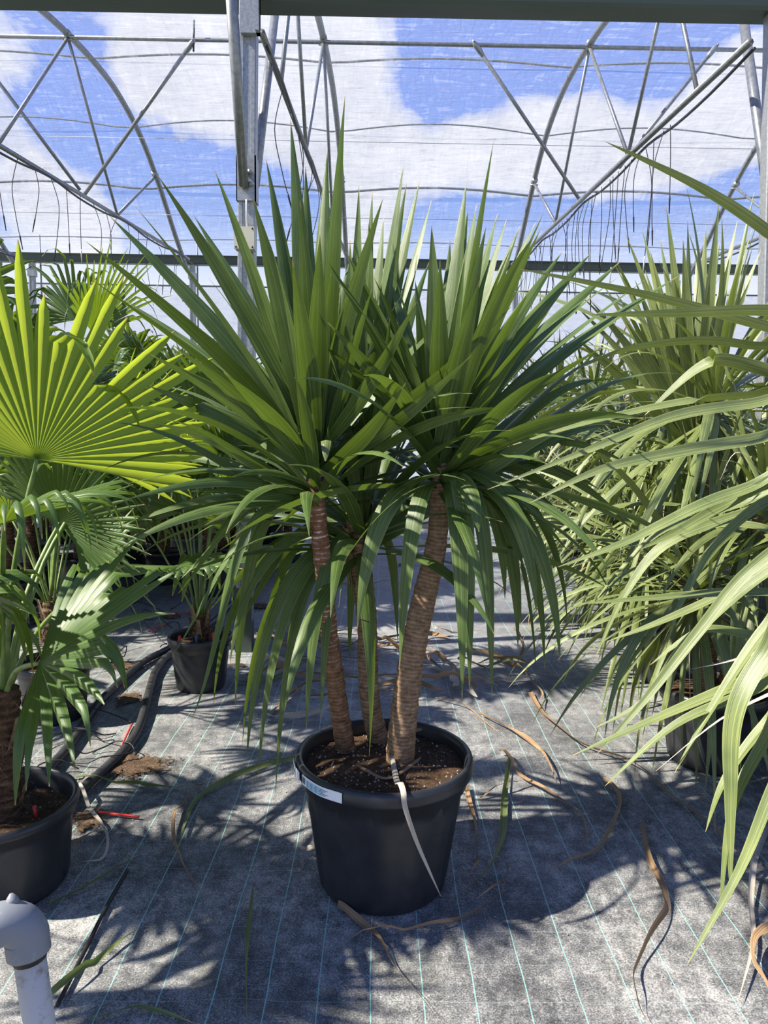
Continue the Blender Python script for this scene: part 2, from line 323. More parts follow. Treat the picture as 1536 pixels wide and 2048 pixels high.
class MB:
    def __init__(s): s.v = []; s.f = []; s.uv = []
    def add(s, vs_, fs, uvs=None):
        k = len(s.v); s.v += [Vector(a) for a in vs_]; s.f += [tuple(i+k for i in f) for f in fs]
        s.uv += list(uvs) if uvs else [(0, 0)]*len(vs_)
    def box(s, a, b):
        x0, y0, z0 = a; x1, y1, z1 = b
        s.add([(x0, y0, z0), (x1, y0, z0), (x1, y1, z0), (x0, y1, z0), (x0, y0, z1), (x1, y0, z1), (x1, y1, z1), (x0, y1, z1)],
              [(0, 3, 2, 1), (4, 5, 6, 7), (0, 1, 5, 4), (1, 2, 6, 5), (2, 3, 7, 6), (3, 0, 4, 7)])
    def tube(s, pts, rad, n=8, cap=True):
        pts = [Vector(p) for p in pts]
        rad = rad if isinstance(rad, (list, tuple)) else [rad]*len(pts)
        vs_, fs, uv = [], [], []
        prev = None; dist = 0
        for i, p in enumerate(pts):
            t = (pts[min(i+1, len(pts)-1)] - pts[max(i-1, 0)])
            if t.length < 1e-9: t = Vector((0, 0, 1))
            t.normalize()
            if prev is None:
                a = Vector((0, 0, 1)) if abs(t.z) < 0.9 else Vector((1, 0, 0))
                prev = t.cross(a).normalized()
            prev = (prev - t*prev.dot(t)).normalized(); b = t.cross(prev)
            if i: dist += (p - pts[i-1]).length
            for k in range(n):
                an = 2*PI*k/n
                vs_.append(p + (prev*math.cos(an) + b*math.sin(an))*rad[i]); uv.append((k/n, dist))
        for i in range(len(pts)-1):
            for k in range(n):
                fs.append((i*n+k, i*n+(k+1) % n, (i+1)*n+(k+1) % n, (i+1)*n+k))
        if cap:
            fs.append(tuple(range(n-1, -1, -1))); fs.append(tuple((len(pts)-1)*n+k for k in range(n)))
        s.add(vs_, fs, uv)
    def lathe(s, prof, n=48, fl=None):
        vs_, fs = [], []
        for i, (r, z) in enumerate(prof):
            for k in range(n):
                a = 2*PI*k/n; rr = r + (fl(a, z, r) if fl else 0)
                vs_.append((rr*math.cos(a), rr*math.sin(a), z))
        for i in range(len(prof)-1):
            for k in range(n):
                fs.append((i*n+k, i*n+(k+1) % n, (i+1)*n+(k+1) % n, (i+1)*n+k))
        fs.append(tuple(range(n-1, -1, -1)))
        s.add(vs_, fs)
    def build(s, name, mat, parent=None, smooth=True):
        return mesh_obj(name, s.v, s.f, mat, parent, smooth, s.uv)

def catmull(pts, per=6):
    pts = [Vector(p) for p in pts]; out = []
    for i in range(len(pts)-1):
        p0 = pts[max(i-1, 0)]; p1 = pts[i]; p2 = pts[i+1]; p3 = pts[min(i+2, len(pts)-1)]
        for k in range(per):
            t = k/per
            out.append(0.5*((2*p1) + (p2-p0)*t + (2*p0-5*p1+4*p2-p3)*t*t + (3*p1-p0-3*p2+p3)*t**3))
    out.append(pts[-1]); return out
def bez(a, b, c, d, n=14):
    o = []
    for i in range(n+1):
        t = i/n; u = 1-t
        o.append(a*u**3 + b*3*u*u*t + c*3*u*t*t + d*t**3)
    return o
def smooth(t): t = max(0, min(1, t)); return t*t*(3-2*t)
def sword(v, base=0.62, peak=0.38, pw=1.7):
    if v < peak: return base + (1-base)*smooth(v/peak)
    return max(0.015, 1-((v-peak)/(1-peak))**pw)
def flat_prof(v): return min(1, v/0.06+0.35)*min(1, (1-v)/0.08+0.12)

def ribbon(mb, path, width, side_fn, prof=sword, fold=0.18, cuts=5, thick=0):
    """strap leaf along path: V-channelled cross-section, UV u across and v along"""
    n = len(path); vs_, fs, uv = [], [], []
    us = [-1, -0.5, 0, 0.5, 1] if cuts == 5 else [-1, 0, 1]
    m = len(us)
    for i, p in enumerate(path):
        t = (path[min(i+1, n-1)] - path[max(i-1, 0)]).normalized()
        s = side_fn(i/(n-1), t); s = (s - t*s.dot(t))
        if s.length < 1e-5: s = t.orthogonal()
        s.normalize(); nn = s.cross(t)
        if nn.z < 0 and abs(t.z) < 0.8: pass
        v = i/(n-1); wd = width*prof(v)*0.5
        for u in us:
            vs_.append(p + s*(u*wd) + nn*(fold*wd*(abs(u)**1.3))); uv.append((u*.5+.5, v))
    for i in range(n-1):
        for k in range(m-1): fs.append((i*m+k, i*m+k+1, (i+1)*m+k+1, (i+1)*m+k))
    mb.add(vs_, fs, uv)

# ------------------------------------------------------------------ ground, walls, roof film
def hgt(x, y):
    return 0.006*mnoise.noise(Vector((x*2.1, y*2.1, 0))) + 0.003*mnoise.noise(Vector((x*6, y*6, 3)))
def build_floor():
    xs = [-9 + i*0.12 for i in range(151)]; ys = [-2.5 + j*0.12 for j in range(125)]
    vs_ = [(x, y, hgt(x, y)) for y in ys for x in xs]
    nx = len(xs)
    fs = [(j*nx+i, j*nx+i+1, (j+1)*nx+i+1, (j+1)*nx+i) for j in range(len(ys)-1) for i in range(nx-1)]
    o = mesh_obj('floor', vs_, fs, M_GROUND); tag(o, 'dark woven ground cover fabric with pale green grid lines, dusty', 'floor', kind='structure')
build_floor()

PROF = [(4.90, 4.02), (5.1, 4.42), (5.5, 4.78), (6.0, 5.05), (6.8, 5.30), (7.6, 5.43), (8.3, 5.46), (9.0, 5.41), (9.5, 5.28), (10.0, 5.03), (10.5, 4.62), (11.0, 4.12), (11.45, 3.72)]
def arch_z(y):
    for (a, za), (b, zb) in zip(PROF, PROF[1:]):
        if a <= y <= b: return za + (zb-za)*(y-a)/(b-a)
    return PROF[-1][1]
prof_s = [(p.y, p.z) for p in catmull([Vector((0, y, z)) for y, z in PROF], 6)]
ARCHX = [(-6.7, -5.45), (-3.74, -2.91), (-0.80, -0.53), (2.31, 1.92), (5.3, 4.55)]   # (x at near gutter, x at far wall)
FILMP = [q for q in prof_s if q[0] < 10.95] + [(11.05, 4.10), (11.3, 4.06), (11.6, 4.05), (11.92, 4.05)]
def film_z(y):
    y -= .03
    for (a, za), (b, zb) in zip(FILMP, FILMP[1:]):
        if a <= y <= b: return za + (zb-za)*(y-a)/(b-a) + .065
    return FILMP[-1][1] + .065
def build_film():
    xs = [-9.5 + i*0.19 for i in range(101)]
    vs_, fs = [], []
    fp = [q for q in prof_s if q[0] < 10.95] + [(11.05, 4.10), (11.3, 4.06), (11.6, 4.05), (11.92, 4.05)]
    for (y, z) in fp:
        for x in xs:
            sag = 0.03*math.sin(x*2.4+y) + 0.02*math.sin(x*5.1-y*2)
            vs_.append((x, y+0.03, z+0.055+0.3*max(0, sag)*0.3))
    nx = len(xs); ny = len(fp)
    fs = [(j*nx+i, j*nx+i+1, (j+1)*nx+i+1, (j+1)*nx+i) for j in range(ny-1) for i in range(nx-1)]
    o = mesh_obj('ceiling', vs_, fs, M_FILM); tag(o, 'wrinkled clear polythene roof film over the arches', 'ceiling', kind='structure')
build_film()
mb = MB()
xs = [-9.5 + i*0.19 for i in range(101)]; zs = [0.0, .5, 1, 1.5, 2, 2.5, 3, 3.35, 3.62]
vs_ = [(x, 12.25 + 0.03*math.sin(x*3+z*2), z) for z in zs for x in xs]; nx = len(xs)
o = mesh_obj('wall_back', vs_, [(j*nx+i, j*nx+i+1, (j+1)*nx+i+1, (j+1)*nx+i) for j in range(len(zs)-1) for i in range(nx-1)], M_WALL)
tag(o, 'translucent white polythene side curtain below the far gutter', 'wall', kind='structure')

def gutter(name, y, z, label, hgt_=0.30, wid=0.26):
    mb = MB(); x0, x1 = -9.4, 9.4
    # folded steel profile: flat bottom lip, sloping side, upper flange
    pr = [(-wid*.30, 0), (-wid*.36, .018), (-wid*.40, .10), (-wid*.52, .12), (-wid*.55, hgt_), (wid*.55, hgt_), (wid*.52, .12), (wid*.40, .10), (wid*.36, .018), (wid*.30, 0)]
    n = len(pr)
    vs_ = [(x, y+a, z+b) for x in (x0, x1) for a, b in pr]
    fs = [(i, (i+1) % n, n+(i+1) % n, n+i) for i in range(n)] + [tuple(range(n-1, -1, -1)), tuple(range(n, 2*n))]
    mb.add(vs_, fs); o = mb.build(name, M_GUTTER, smooth=False); tag(o, label, 'gutter')
gutter('gutter', 4.78, 3.95, 'grey-green steel gutter beam overhead on top of the galvanised post')
gutter('gutter', 12.03, 3.92, 'thin grey-green steel gutter beam on top of the far wall posts', 0.13, 0.2)

# ------------------------------------------------------------------ roof trusses
def ax(k, y):
    a, b = ARCHX[k]; return a + (b-a)*(y-4.85)/(11.7-4.85)
def on_arch(k, y): return Vector((ax(k, y), y, arch_z(y)))
TIEZ = 3.92
tlabels = ['steel roof arch with tie bar at the edge of the greenhouse, beside the fan palms',
           'steel roof arch with tie bar and V struts above the small potted palms',
           'steel roof arch and tie bar meeting the galvanised post with the cream box',
           'steel roof arch with tie bar hung with many cut drip tubes',
           'steel roof arch with tie bar over the cordyline hedge beyond the hung drip tubes']
for k in range(5):
    root = empty('roof_truss', (ax(k, 8.3), 8.3, 5.44), tlabels[k], 'roof truss', 'steel roof trusses')
    inv = Vector(root.location)
    def loc(ps): return [Vector(p)-inv for p in ps]
    mb = MB(); mb.tube(loc([Vector((ax(k, y), y, z)) for y, z in prof_s]), 0.034, 10); mb.build('arch', M_TUBE, root)
    mb = MB(); mb.tube(loc([(ax(k, 5.0), 5.0, TIEZ), (ax(k, 11.5), 11.5, TIEZ-0.02)]), 0.024, 8); mb.build('tie_bar', M_TUBE, root)
    mb = MB(); mb.tube(loc(catmull([Vector((ax(k, y)+0.03, y, TIEZ-0.035-0.05*abs(math.sin(y*1.9+k)))) for y in [5.0+i*0.55 for i in range(13)]], 3)), 0.011, 6); mb.build('water_pipe', M_HOSE, root)
    nodes = [(6.3, 7.0), (8.25, 7.0), (8.25, 9.25), (10.35, 9.25), (6.3, 5.7)]
    for ya, yt in nodes:
        a = on_arch(k, ya) - Vector((0, 0, .03)); b = Vector((ax(k, yt), yt, TIEZ))
        mb = MB(); mb.tube(loc([a, b]), 0.017, 8); mb.build('strut', M_TUBE, root)
    for ya in (8.25, 10.35):
        a = on_arch(k, ya); mb = MB(); mb.tube(loc([a+Vector((-.05, 0, -.05)), a+Vector((.05, 0, -.05))]), 0.012, 6); mb.tube(loc([a+Vector((0, -.045, 0)), a+Vector((0, .045, 0))]), 0.041, 10)
        mb.build('clamp', M_STEEL, root)
# diagonal wind braces to the ridge purlin
def pipe(name, a, b, r, label, cat, group=None, mat=M_TUBE, n=8, mid=None):
    a = Vector(a); b = Vector(b); mb = MB()
    pts = [a, b] if mid is None else catmull([a] + [Vector(x) for x in mid] + [b], 8)
    o0 = pts[0].copy()
    mb.tube([p-o0 for p in pts], r, n); o = mb.build(name, mat); o.location = o0
    return tag(o, label, cat, group)
RZ = 5.40
def purl(px, py): return P(px, py, 8.25)
pipe('ridge_purlin', (-9.3, 8.25, RZ+.03), (9.3, 8.25, RZ+.03), 0.022, 'long straight steel purlin tube running under the roof film crossing every arch', 'purlin')
for (a, ya, b, yb, lab) in [((387, 82), 8.2, (170, 388), 9.0, 'slanting brace tube from the ridge purlin to the tie above the small palms'),
                       ((948, 85), 8.2, (1163, 405), 9.0, 'slanting brace tube from the ridge purlin to the tie with hung drip tubes'),
                       ((1433, 92), 8.2, (1238, 335), 7.9, 'slanting brace tube with flattened end bolted to purlin beside the cordyline hedge'),
                       ((-40, 115), 8.2, (160, 380), 9.0, 'slanting brace tube meeting the tie above the glowing fan palm leaf')]:
    A = P(*a, ya); B = P(*b, yb)
    root = empty('brace', A, lab, 'brace', 'roof braces')
    mb = MB(); mb.tube([Vector((0, 0, 0)), B-A], 0.020, 8); mb.build('brace_tube', M_TUBE, root)
    d = (B-A).normalized(); mb = MB(); mb.tube([-d*0.03, d*0.03, d*0.11, d*0.16], [0.012, 0.030, 0.028, 0.021], 8); mb.tube([Vector((0, -.04, 0)), Vector((0, .04, 0))], .009, 6); mb.build('bolted_end', M_STEEL, root)
# hanger rod near the ridge
pipe('hanger_rod', P(388, 40, 8.2), P(387, 103, 8.2), 0.010, 'short dark threaded rod hanging from the purlin above the slanting brace', 'rod', mat=M_HOSE, n=6)

# straps / cords lying on the film, running along the house
def strap(y, r, label, wav=0.05):
    z = film_z(y) + r + .004
    pts = []
    for i in range(75):
        x = -9.2 + i*0.25
        pts.append(Vector((x, y, z + wav*0.35*abs(math.sin((x+3.3)*1.18)))))
    mb = MB(); o0 = pts[0].copy(); mb.tube([p-o0 for p in pts], r, 6); o = mb.build('roof_strap', M_STRAP); o.location = o0
    tag(o, label, 'strap', 'straps over the roof film')
def film_y(py):
    best = None
    for i in range(400):
        y = 8.3 + 3.2*i/400; q = Vector((0, y, film_z(y)+.02)) - CAM
        yy = H0/2 - F*q.dot(upv)/q.dot(fwd)
        if best is None or abs(yy-py) < best[0]: best = (abs(yy-py), y)
    return best[1]
strap(film_y(128), .012, 'dark cord lying across the roof film just below the ridge purlin', .2)
strap(film_y(266), .009, 'grey strap across the roof film halfway down, under the ridge cord', .35)
strap(film_y(388), .016, 'thick grey strap low across the roof film with a double edge', .25)
strap(film_y(488), .009, 'grey strap across the roof film just above the far gutter', .1)
for k, (y, zz) in enumerate([(9.4, 4.86), (10.7, 4.32)]):
    pipe('tension_wire', (-9.2, y, zz), (9.2, y, zz), 0.0032, ['thin steel wire stretched under the film at strut height', 'thin steel wire stretched under the film close to the far gutter'][k], 'wire', n=5)
pipe('curtain_rope', (-9.2, 12.2, 3.63), (9.2, 12.2, 3.63), 0.014, 'dark horizontal rope along the top edge of the white wall curtain', 'rope', mat=M_STRAP, n=6)

# ------------------------------------------------------------------ posts
OBST = []   # upright solids that leaves must keep clear of: x, y, radius, z0, z1, owner
def clear(pts, owner=None, zmin=.012):
    for p in pts:
        if p.z < zmin: return False
    x0 = min(p.x for p in pts); x1 = max(p.x for p in pts); y0 = min(p.y for p in pts); y1 = max(p.y for p in pts)
    for (x, y, r, a, b, ow) in OBST:
        if ow == owner or x+r < x0 or x-r > x1 or y+r < y0 or y-r > y1: continue
        for p in pts:
            if a < p.z < b and (p.x-x)**2 + (p.y-y)**2 < r*r: return False
    return True
def post(px_top, px_bot, Y, ztop, wd, label, near=True):
    B = P(px_bot[0], px_bot[1], Y); B.z = 0.0
    T = P(px_top[0], px_top[1], Y); T.z = ztop
    root = empty('steel_post', (B.x, Y, 0), label, 'post', 'steel posts')
    for i in range(14): OBST.append((B.x+(T.x-B.x)*(i+.5)/14, Y, wd*.72+.012, ztop*i/14-.02, ztop*(i+1)/14+.02, 'post'))
    d = (T - B); lean = d.x
    mb = MB(); hw = wd/2; dp = wd*.42; lip = wd*.13
    # C-section with folded lips
    sec = [(-hw, -dp), (hw, -dp), (hw, dp), (hw-lip, dp), (hw-lip, dp-.006), (hw-.006, dp-.006), (hw-.006, -dp+.006), (-hw+.006, -dp+.006), (-hw+.006, dp-.006), (-hw+lip, dp-.006), (-hw+lip, dp), (-hw, dp)]
    # front face has two shallow ribs
    sec = [(-hw, -dp+.008), (-hw+.006, -dp), (-hw*.45, -dp), (-hw*.38, -dp+.010), (hw*.38, -dp+.010), (hw*.45, -dp), (hw-.006, -dp), (hw, -dp+.008)] + sec[2:]
    n = len(sec); vs_ = [(a, b, 0) for a, b in sec] + [(a+lean, b, ztop) for a, b in sec]
    mb.add(vs_, [(i, (i+1) % n, n+(i+1) % n, n+i) for i in range(n)])
    mb.build('column', M_STEEL, root, smooth=False)
    return root, B, T
pr, pB, pT = post((498, 40), (489, 1290), 4.68, 3.97, 0.103, 'near galvanised steel post carrying the overhead gutter, with cream electrical box')
def xr(z): return (pT.x-pB.x)*z/3.97   # lean, local x
# clamp plate + bolts at the brace joint
zc = P(490, 362, 4.68).z
mb = MB(); mb.box((xr(zc)-.058, -.062, zc-.13), (xr(zc)+.058, -.040, zc+.13)); mb.box((xr(zc)-.058, -.062, zc-.13), (xr(zc)-.052, .05, zc+.13)); mb.box((xr(zc)+.052, -.062, zc-.13), (xr(zc)+.058, .05, zc+.13)); mb.build('clamp_plate', M_STEEL, pr, smooth=False)
for dx_, dz_ in ((-.01, .05), (.025, .03), (-.015, -.05), (.03, -.04)):
    mb = MB(); mb.tube([(xr(zc)+dx_, -.06, zc+dz_), (xr(zc)+dx_, -.085, zc+dz_)], .014, 6); mb.build('bolt', M_STEEL, pr)
mb = MB(); mb.box((xr(4)-.035, -.085, 3.72), (xr(4)+.075, -.045, 3.97)); mb.box((xr(4)+.055, -.12, 3.72), (xr(4)+.075, -.045, 3.97)); mb.build('gutter_bracket', M_STEEL, pr, smooth=False)
mb = MB(); mb.box((-.054, -.05, 0), (.054, .05, .42)); o = mb.build('base_sleeve', M_GUTTER, pr, smooth=False)
# braces rising from the clamp (one to each side of the gutter)
zt = 5.15
pipe('post_brace', (pB.x+xr(zc)-.01, 4.60, zc-.05), P(462, -20, 4.0), 0.030, 'grey brace tube rising from the post clamp up in front of the gutter', 'brace', 'post braces')
pipe('post_brace', (pB.x+xr(zc)+.03, 4.76, zc), P(551, 20, 5.7), 0.030, 'bright steel brace tube rising behind the galvanised post to the roof arch', 'brace', 'post braces')
pipe('post_brace', P(1548, 470, 4.9), P(1484, 20, 5.7), 0.034, 'bright steel brace tube rising behind the leaves to the roof above the hedge', 'brace', 'post braces')
# junction box and conduit
B0 = P(490, 478, 4.58)
root = empty('junction_box', (B0.x, 4.61, B0.z), 'cream plastic electrical box fixed to the galvanised post', 'electrical box')
mb = MB(); mb.box((-.058, -.05, -.062), (.058, .02, .062)); mb.build('box_body', M_BOX, root, False)
mb = MB(); mb.box((-.060, -.064, -.064), (.060, -.050, .064)); mb.build('lid', M_BOX, root, False)
for sx_ in (-1, 1):
    for sz_ in (-1, 1):
        mb = MB(); mb.tube([(sx_*.049, -.064, sz_*.053), (sx_*.049, -.067, sz_*.053)], .006, 8); mb.build('screw', M_WIRE, root)
pipe('conduit', (pB.x+xr(3.1)+.005, 4.60, B0.z+.06), (pB.x+xr(3.4)+.0, 4.60, zc-.13), 0.006, 'thin white cable running from the cream box up the post', 'cable', mat=M_CONDUIT, n=6)
# right-hand near post (mostly behind leaves) and far posts
post((1545, 100), (1530, 1200), 4.75, 3.97, 0.10, 'near galvanised steel post standing among the cordyline hedge')
flabs = ['far steel post at the white wall behind the tall fan palm leaves', 'far steel post at the white wall where the tie with V struts lands', 'far steel post at the white wall hidden behind the potted three-stemmed plant',
         'far steel post at the white wall where the tie with drip tubes lands', 'far steel post at the white wall behind the hedge tops']
for i, x in enumerate((65, 385, 708, 1030, 1352)):
    root, B, T = post((x, 550), (x+8-x*.008, 1030), 12.02, 3.95, 0.085, flabs[i])
    lx_ = T.x-B.x; mb = MB(); mb.box((lx_-.055, -.06, 3.70), (lx_+.055, .05, 3.80)); mb.build('bracket', M_STEEL, root, False)
for x in (79, 394):
    a = P(x, 470, 12.17); pipe('guide_rod', (a.x, 12.17, 0.0), (a.x, 12.17, a.z), .013, 'thin vertical guide rod behind the far post on the white wall', 'rod', 'wall guide rods', n=6)

# ------------------------------------------------------------------ hanging drip tubes
def drip(top, bot, sway, label, group, weight=True):
    A = Vector(top); B = Vector(bot); root = empty('drip_tube', A, label, 'tube', group)
    m1 = A.lerp(B, .33) + Vector((sway, 0, 0)); m2 = A.lerp(B, .7) + Vector((sway*.6, 0, 0))
    mb = MB(); mb.tube([p-A for p in catmull([A, m1, m2, B], 5)], 0.0038, 5); mb.build('tubing', M_WIRE, root)
    if weight:
        d = (B-m2).normalized(); mb = MB(); mb.tube([B-A-d*.10, B-A-d*.07, B-A+d*.05], [.004, .0075, .004], 5); mb.build('emitter', M_WIRE if R.random() < .8 else M_CONDUIT, root)
LABR = 'thin black drip tube hanging from the tie bar above the cordyline hedge'
for i in range(34):
    t = i/33; y = 6.2 + 4.9*t + R.uniform(-.06, .06)
    x = ax(3, y) + .02
    ln = R.uniform(.55, 1.15)
    drip((x, y, TIEZ-.05), (x+R.uniform(-.05, .05), y+R.uniform(-.05, .05), TIEZ-.05-ln), R.uniform(-.06, .06), LABR, 'drip tubes over the hedge')
for i in range(14):
    y = 5.75 + i*.37; x = ax(2, y)
    drip((x, y, TIEZ-.03), (x+R.uniform(-.10, .12), y, TIEZ-.1-R.uniform(.5, 1.0)), R.uniform(-.12, .12), 'thin black drip tube hanging from the tie bar behind the galvanised post', 'drip tubes behind the post')
for i in range(16):
    y = 7.0 + i*.28; x = ax(1, y)
    drip((x, y, TIEZ-.03), (x+R.uniform(-.07, .07), y, TIEZ-.1-R.uniform(.35, .8)), R.uniform(-.08, .08), 'thin black drip tube hanging from the tie bar above the small potted palms', 'drip tubes over the palms')
#PLANTS
# ------------------------------------------------------------------ pots
def pot_parts(root, r=0.30, h=0.41, mat=M_BLACK, rb=None, flutes=14, soil=True, soil_z=None, n=56):
    rb = rb or r*0.745
    zs_ = h*0.80
    def rad(z): return rb + (r*0.935-rb)*(z/h)
    rimh = h*0.115
    prof = [(rb*0.96, 0.0), (rb, 0.012)]
    for i in range(1, 9): z = 0.012+(zs_-0.012)*i/8; prof.append((rad(z), z))
    prof += [(rad(zs_)+0.013*r/.3, zs_+.004), (rad(h-rimh)+.012*r/.3, h-rimh), (r*.985, h-rimh+.001), (r, h-rimh*.8), (r, h-rimh*.35), (r*.985, h-.004), (r*.955, h), (r*.925, h-.004), (r*.905, h-.02), (r*.86, h*.62), (r*.80, h*.45)]
    def fl(a, z, rr):
        if z > zs_ or z < 0.02: return 0
        return -0.010*(r/.3)*max(0, math.cos(a*flutes))**6*smooth((zs_-z)/.05)
    mb = MB(); mb.lathe(prof, n, fl); p = mb.build('pot', mat, root)
    sz = soil_z if soil_z is not None else h-0.045
    if soil:
        vs_ = [(0, 0, sz+.012)]; fs = []; rings = 9; seg = 32
        for i in range(1, rings+1):
            rr = (r*.895)*i/rings
            for k in range(seg):
                a = 2*PI*k/seg; x = rr*math.cos(a); y = rr*math.sin(a)
                vs_.append((x, y, sz + .018*mnoise.noise(Vector((x*16+root.location.x, y*16+root.location.y, 1))) + .012*(1-i/rings)))
        for k in range(seg): fs.append((0, 1+k, 1+(k+1) % seg))
        for i in range(rings-1):
            for k in range(seg): fs.append((1+i*seg+k, 1+(i+1)*seg+k, 1+(i+1)*seg+(k+1) % seg, 1+i*seg+(k+1) % seg))
        mesh_obj('soil', vs_, fs, M_SOIL, root)
    return sz
def grains(root, r, z, n, seed):
    rr_ = random.Random(seed); mb = MB()
    for i in range(n):
        a = rr_.uniform(0, 2*PI); q = r*math.sqrt(rr_.random()); s = rr_.uniform(.0018, .0052)
        c = Vector((q*math.cos(a), q*math.sin(a), z + .018*mnoise.noise(Vector((q*math.cos(a)*16+root.location.x, q*math.sin(a)*16+root.location.y, 1))) + .012*(1-q/r)+.002))
        vv = [c+Vector((s, 0, 0)), c+Vector((-s*.8, s*.5, 0)), c+Vector((-s*.5, -s, 0)), c+Vector((0, 0, s)), c-Vector((0, 0, s))]
        mb.add(vv, [(0, 1, 3), (1, 2, 3), (2, 0, 3), (1, 0, 4), (2, 1, 4), (0, 2, 4)])
    o = mb.build('perlite_grains', M_GRAIN, root, False); o['kind'] = 'stuff'

def trunk_mesh(mb, pts, rads, n=18, rough=.0035, ring=.0125, seed=0):
    path = catmull(pts, 14); m = len(path)
    rr = []
    L = 0; ds = [0]
    for i in range(1, m): L += (path[i]-path[i-1]).length; ds.append(L)
    K = max(2, int(L/0.006)); out = []; rad = []
    j = 0
    for i in range(K+1):
        d = L*i/K
        while j < m-2 and ds[j+1] < d: j += 1
        t = (d-ds[j])/max(1e-6, ds[j+1]-ds[j]); out.append(path[j].lerp(path[j+1], min(1, t)))
        q = d/L*(len(rads)-1); a = int(min(q, len(rads)-2)); r_ = rads[a]+(rads[a+1]-rads[a])*(q-a)
        rad.append(r_ + rough*((.07 if ring < .02 else .40)*math.sin(2*PI*d/ring) + .8*mnoise.noise(Vector((seed, d*40, 0)))))
    k0 = len(mb.v); mb.tube(out, rad, n)
    for k in range(k0, len(mb.v)):
        v = mb.v[k]; q = mnoise.noise(v*55+Vector((seed, 0, 0)))
        c = out[min(len(out)-1, (k-k0)//n)]; d = (v-c)
        mb.v[k] = c + d*(1+.085*q)
    return L

# ------------------------------------------------------------------ strap-leaf library (base at origin, leaning to +X)
LIB = {}
def lib_leaf(e0deg, bend, L, width, seed, twist=0.0, fold=.2, segs=13, cuts=5):
    rr_ = random.Random(seed); e = math.radians(e0deg); p = Vector((0, 0, 0)); path = [p.copy()]; az = 0.0; kink = rr_.uniform(-.25, .25)
    for i in range(segs):
        t = (i+.5)/segs; el = e - math.radians(bend)*(t**1.5); el = max(el, -1.5)
        d = Vector((math.cos(el)*math.cos(az), math.cos(el)*math.sin(az), math.sin(el))); p = p + d*(L/segs); path.append(p.copy()); az += kink/segs
    tw = math.radians(twist)
    def side(v, t):
        s = Vector((-math.sin(kink*v), math.cos(kink*v), 0)); return Matrix.Rotation(tw*v + rr_.uniform(-.02, .02), 3, t) @ s
    mb = MB(); ribbon(mb, path, width, side, sword, fold, cuts); return mb
def leaf_lib(key, L, width, mat, elevs, nvar=3, bendf=None, cuts=5, segs=13):
    out = []
    for e in elevs:
        for k in range(nvar):
            sd = hash((e, k)) % 9973 + len(key)
            r_ = random.Random(sd); b = (bendf(e) if bendf else 40)*r_.uniform(.6, 1.35)
            mb = lib_leaf(e + r_.uniform(-4, 4), b, L*r_.uniform(.85, 1.1), width*r_.uniform(.85, 1.15), sd, r_.uniform(-70, 70), r_.uniform(.1, .3), segs, cuts)
            o = mb.build('leaf', mat); me = o.data; bpy.data.objects.remove(o); out.append((e, me, mb))
    LIB[key] = out; return out
ELS = [84, 76, 68, 58, 47, 35, 22, 8, -8, -25, -45, -62]
bf = lambda e: 14 if e > 70 else 28 if e > 50 else 50 if e > 20 else 62 if e > -10 else 40
leaf_lib('cord', 0.78, 0.056, M_CORD, ELS, 4, bf)
leaf_lib('hedge', 0.90, 0.034, M_CORD2, ELS, 4, lambda e: bf(e)*1.15)
leaf_lib('hedge_far', 0.85, 0.040, M_CORD2, ELS, 3, lambda e: bf(e)*1.15, cuts=3, segs=8)
def head(parent, key, c, n, emax=86, emin=-60, seed=1, scale=1.0, spread=0.03, hgt_=0.10, name='leaf', stuff=None, mat=None, bias=1.0, azr=None, org=None, owner=None):
    rr_ = random.Random(seed); lib = LIB[key]
    for i in range(n):
        t = (i+.5)/n; e = emax + (emin-emax)*(t**bias) + rr_.uniform(-6, 6)
        cand = [q for q in lib if abs(q[0]-e) < 13] or [min(lib, key=lambda q: abs(q[0]-e))]
        q = rr_.choice(cand); az = i*2.39996 + rr_.uniform(-.3, .3)
        if azr: az = rr_.uniform(*azr)
        sc = scale*rr_.uniform(.82, 1.12)*(0.85+.15*min(1, t*4))
        rot = (rr_.uniform(-.12, .12), rr_.uniform(-.08, .08), az)
        def place(az, sc):
            loc = Vector(c) + Vector((math.cos(az)*spread, math.sin(az)*spread, hgt_*(1-t)))
            return loc, Matrix.Translation(loc) @ (Matrix.Rotation(az, 4, 'Z') @ Matrix.Rotation(rot[1], 4, 'Y') @ Matrix.Rotation(rot[0], 4, 'X')) @ Matrix.Scale(sc, 4)
        loc, M = place(az, sc)
        if org is not None:
            for k_ in range(40):
                if clear([org + M @ v for v in q[2].v], owner): break
                az += .41; sc = max(.55*scale, sc*.97)
                if k_ % 3 == 2:
                    up_ = [z_ for z_ in lib if q[0] < z_[0] <= q[0]+20]; q = up_[k_ % len(up_)] if up_ else q
                loc, M = place(az, sc)
            rot = (rot[0], rot[1], az)
        if stuff is None: inst(name, q[1], parent, loc, rot, (sc, sc, sc))
        else:
            stuff.add([M @ v for v in q[2].v], q[2].f, q[2].uv)

# ------------------------------------------------------------------ the three-stemmed cordyline in the big pot
PC = Vector((0.026, 2.27, 0))
plant = empty('potted_cordyline', PC, 'large potted cordyline with three bare stems and spiky green heads in a black pot', 'potted plant')
sz = pot_parts(plant, 0.285, 0.43, M_BLACK, 0.205)
grains(plant, .25, sz, 260, 3)
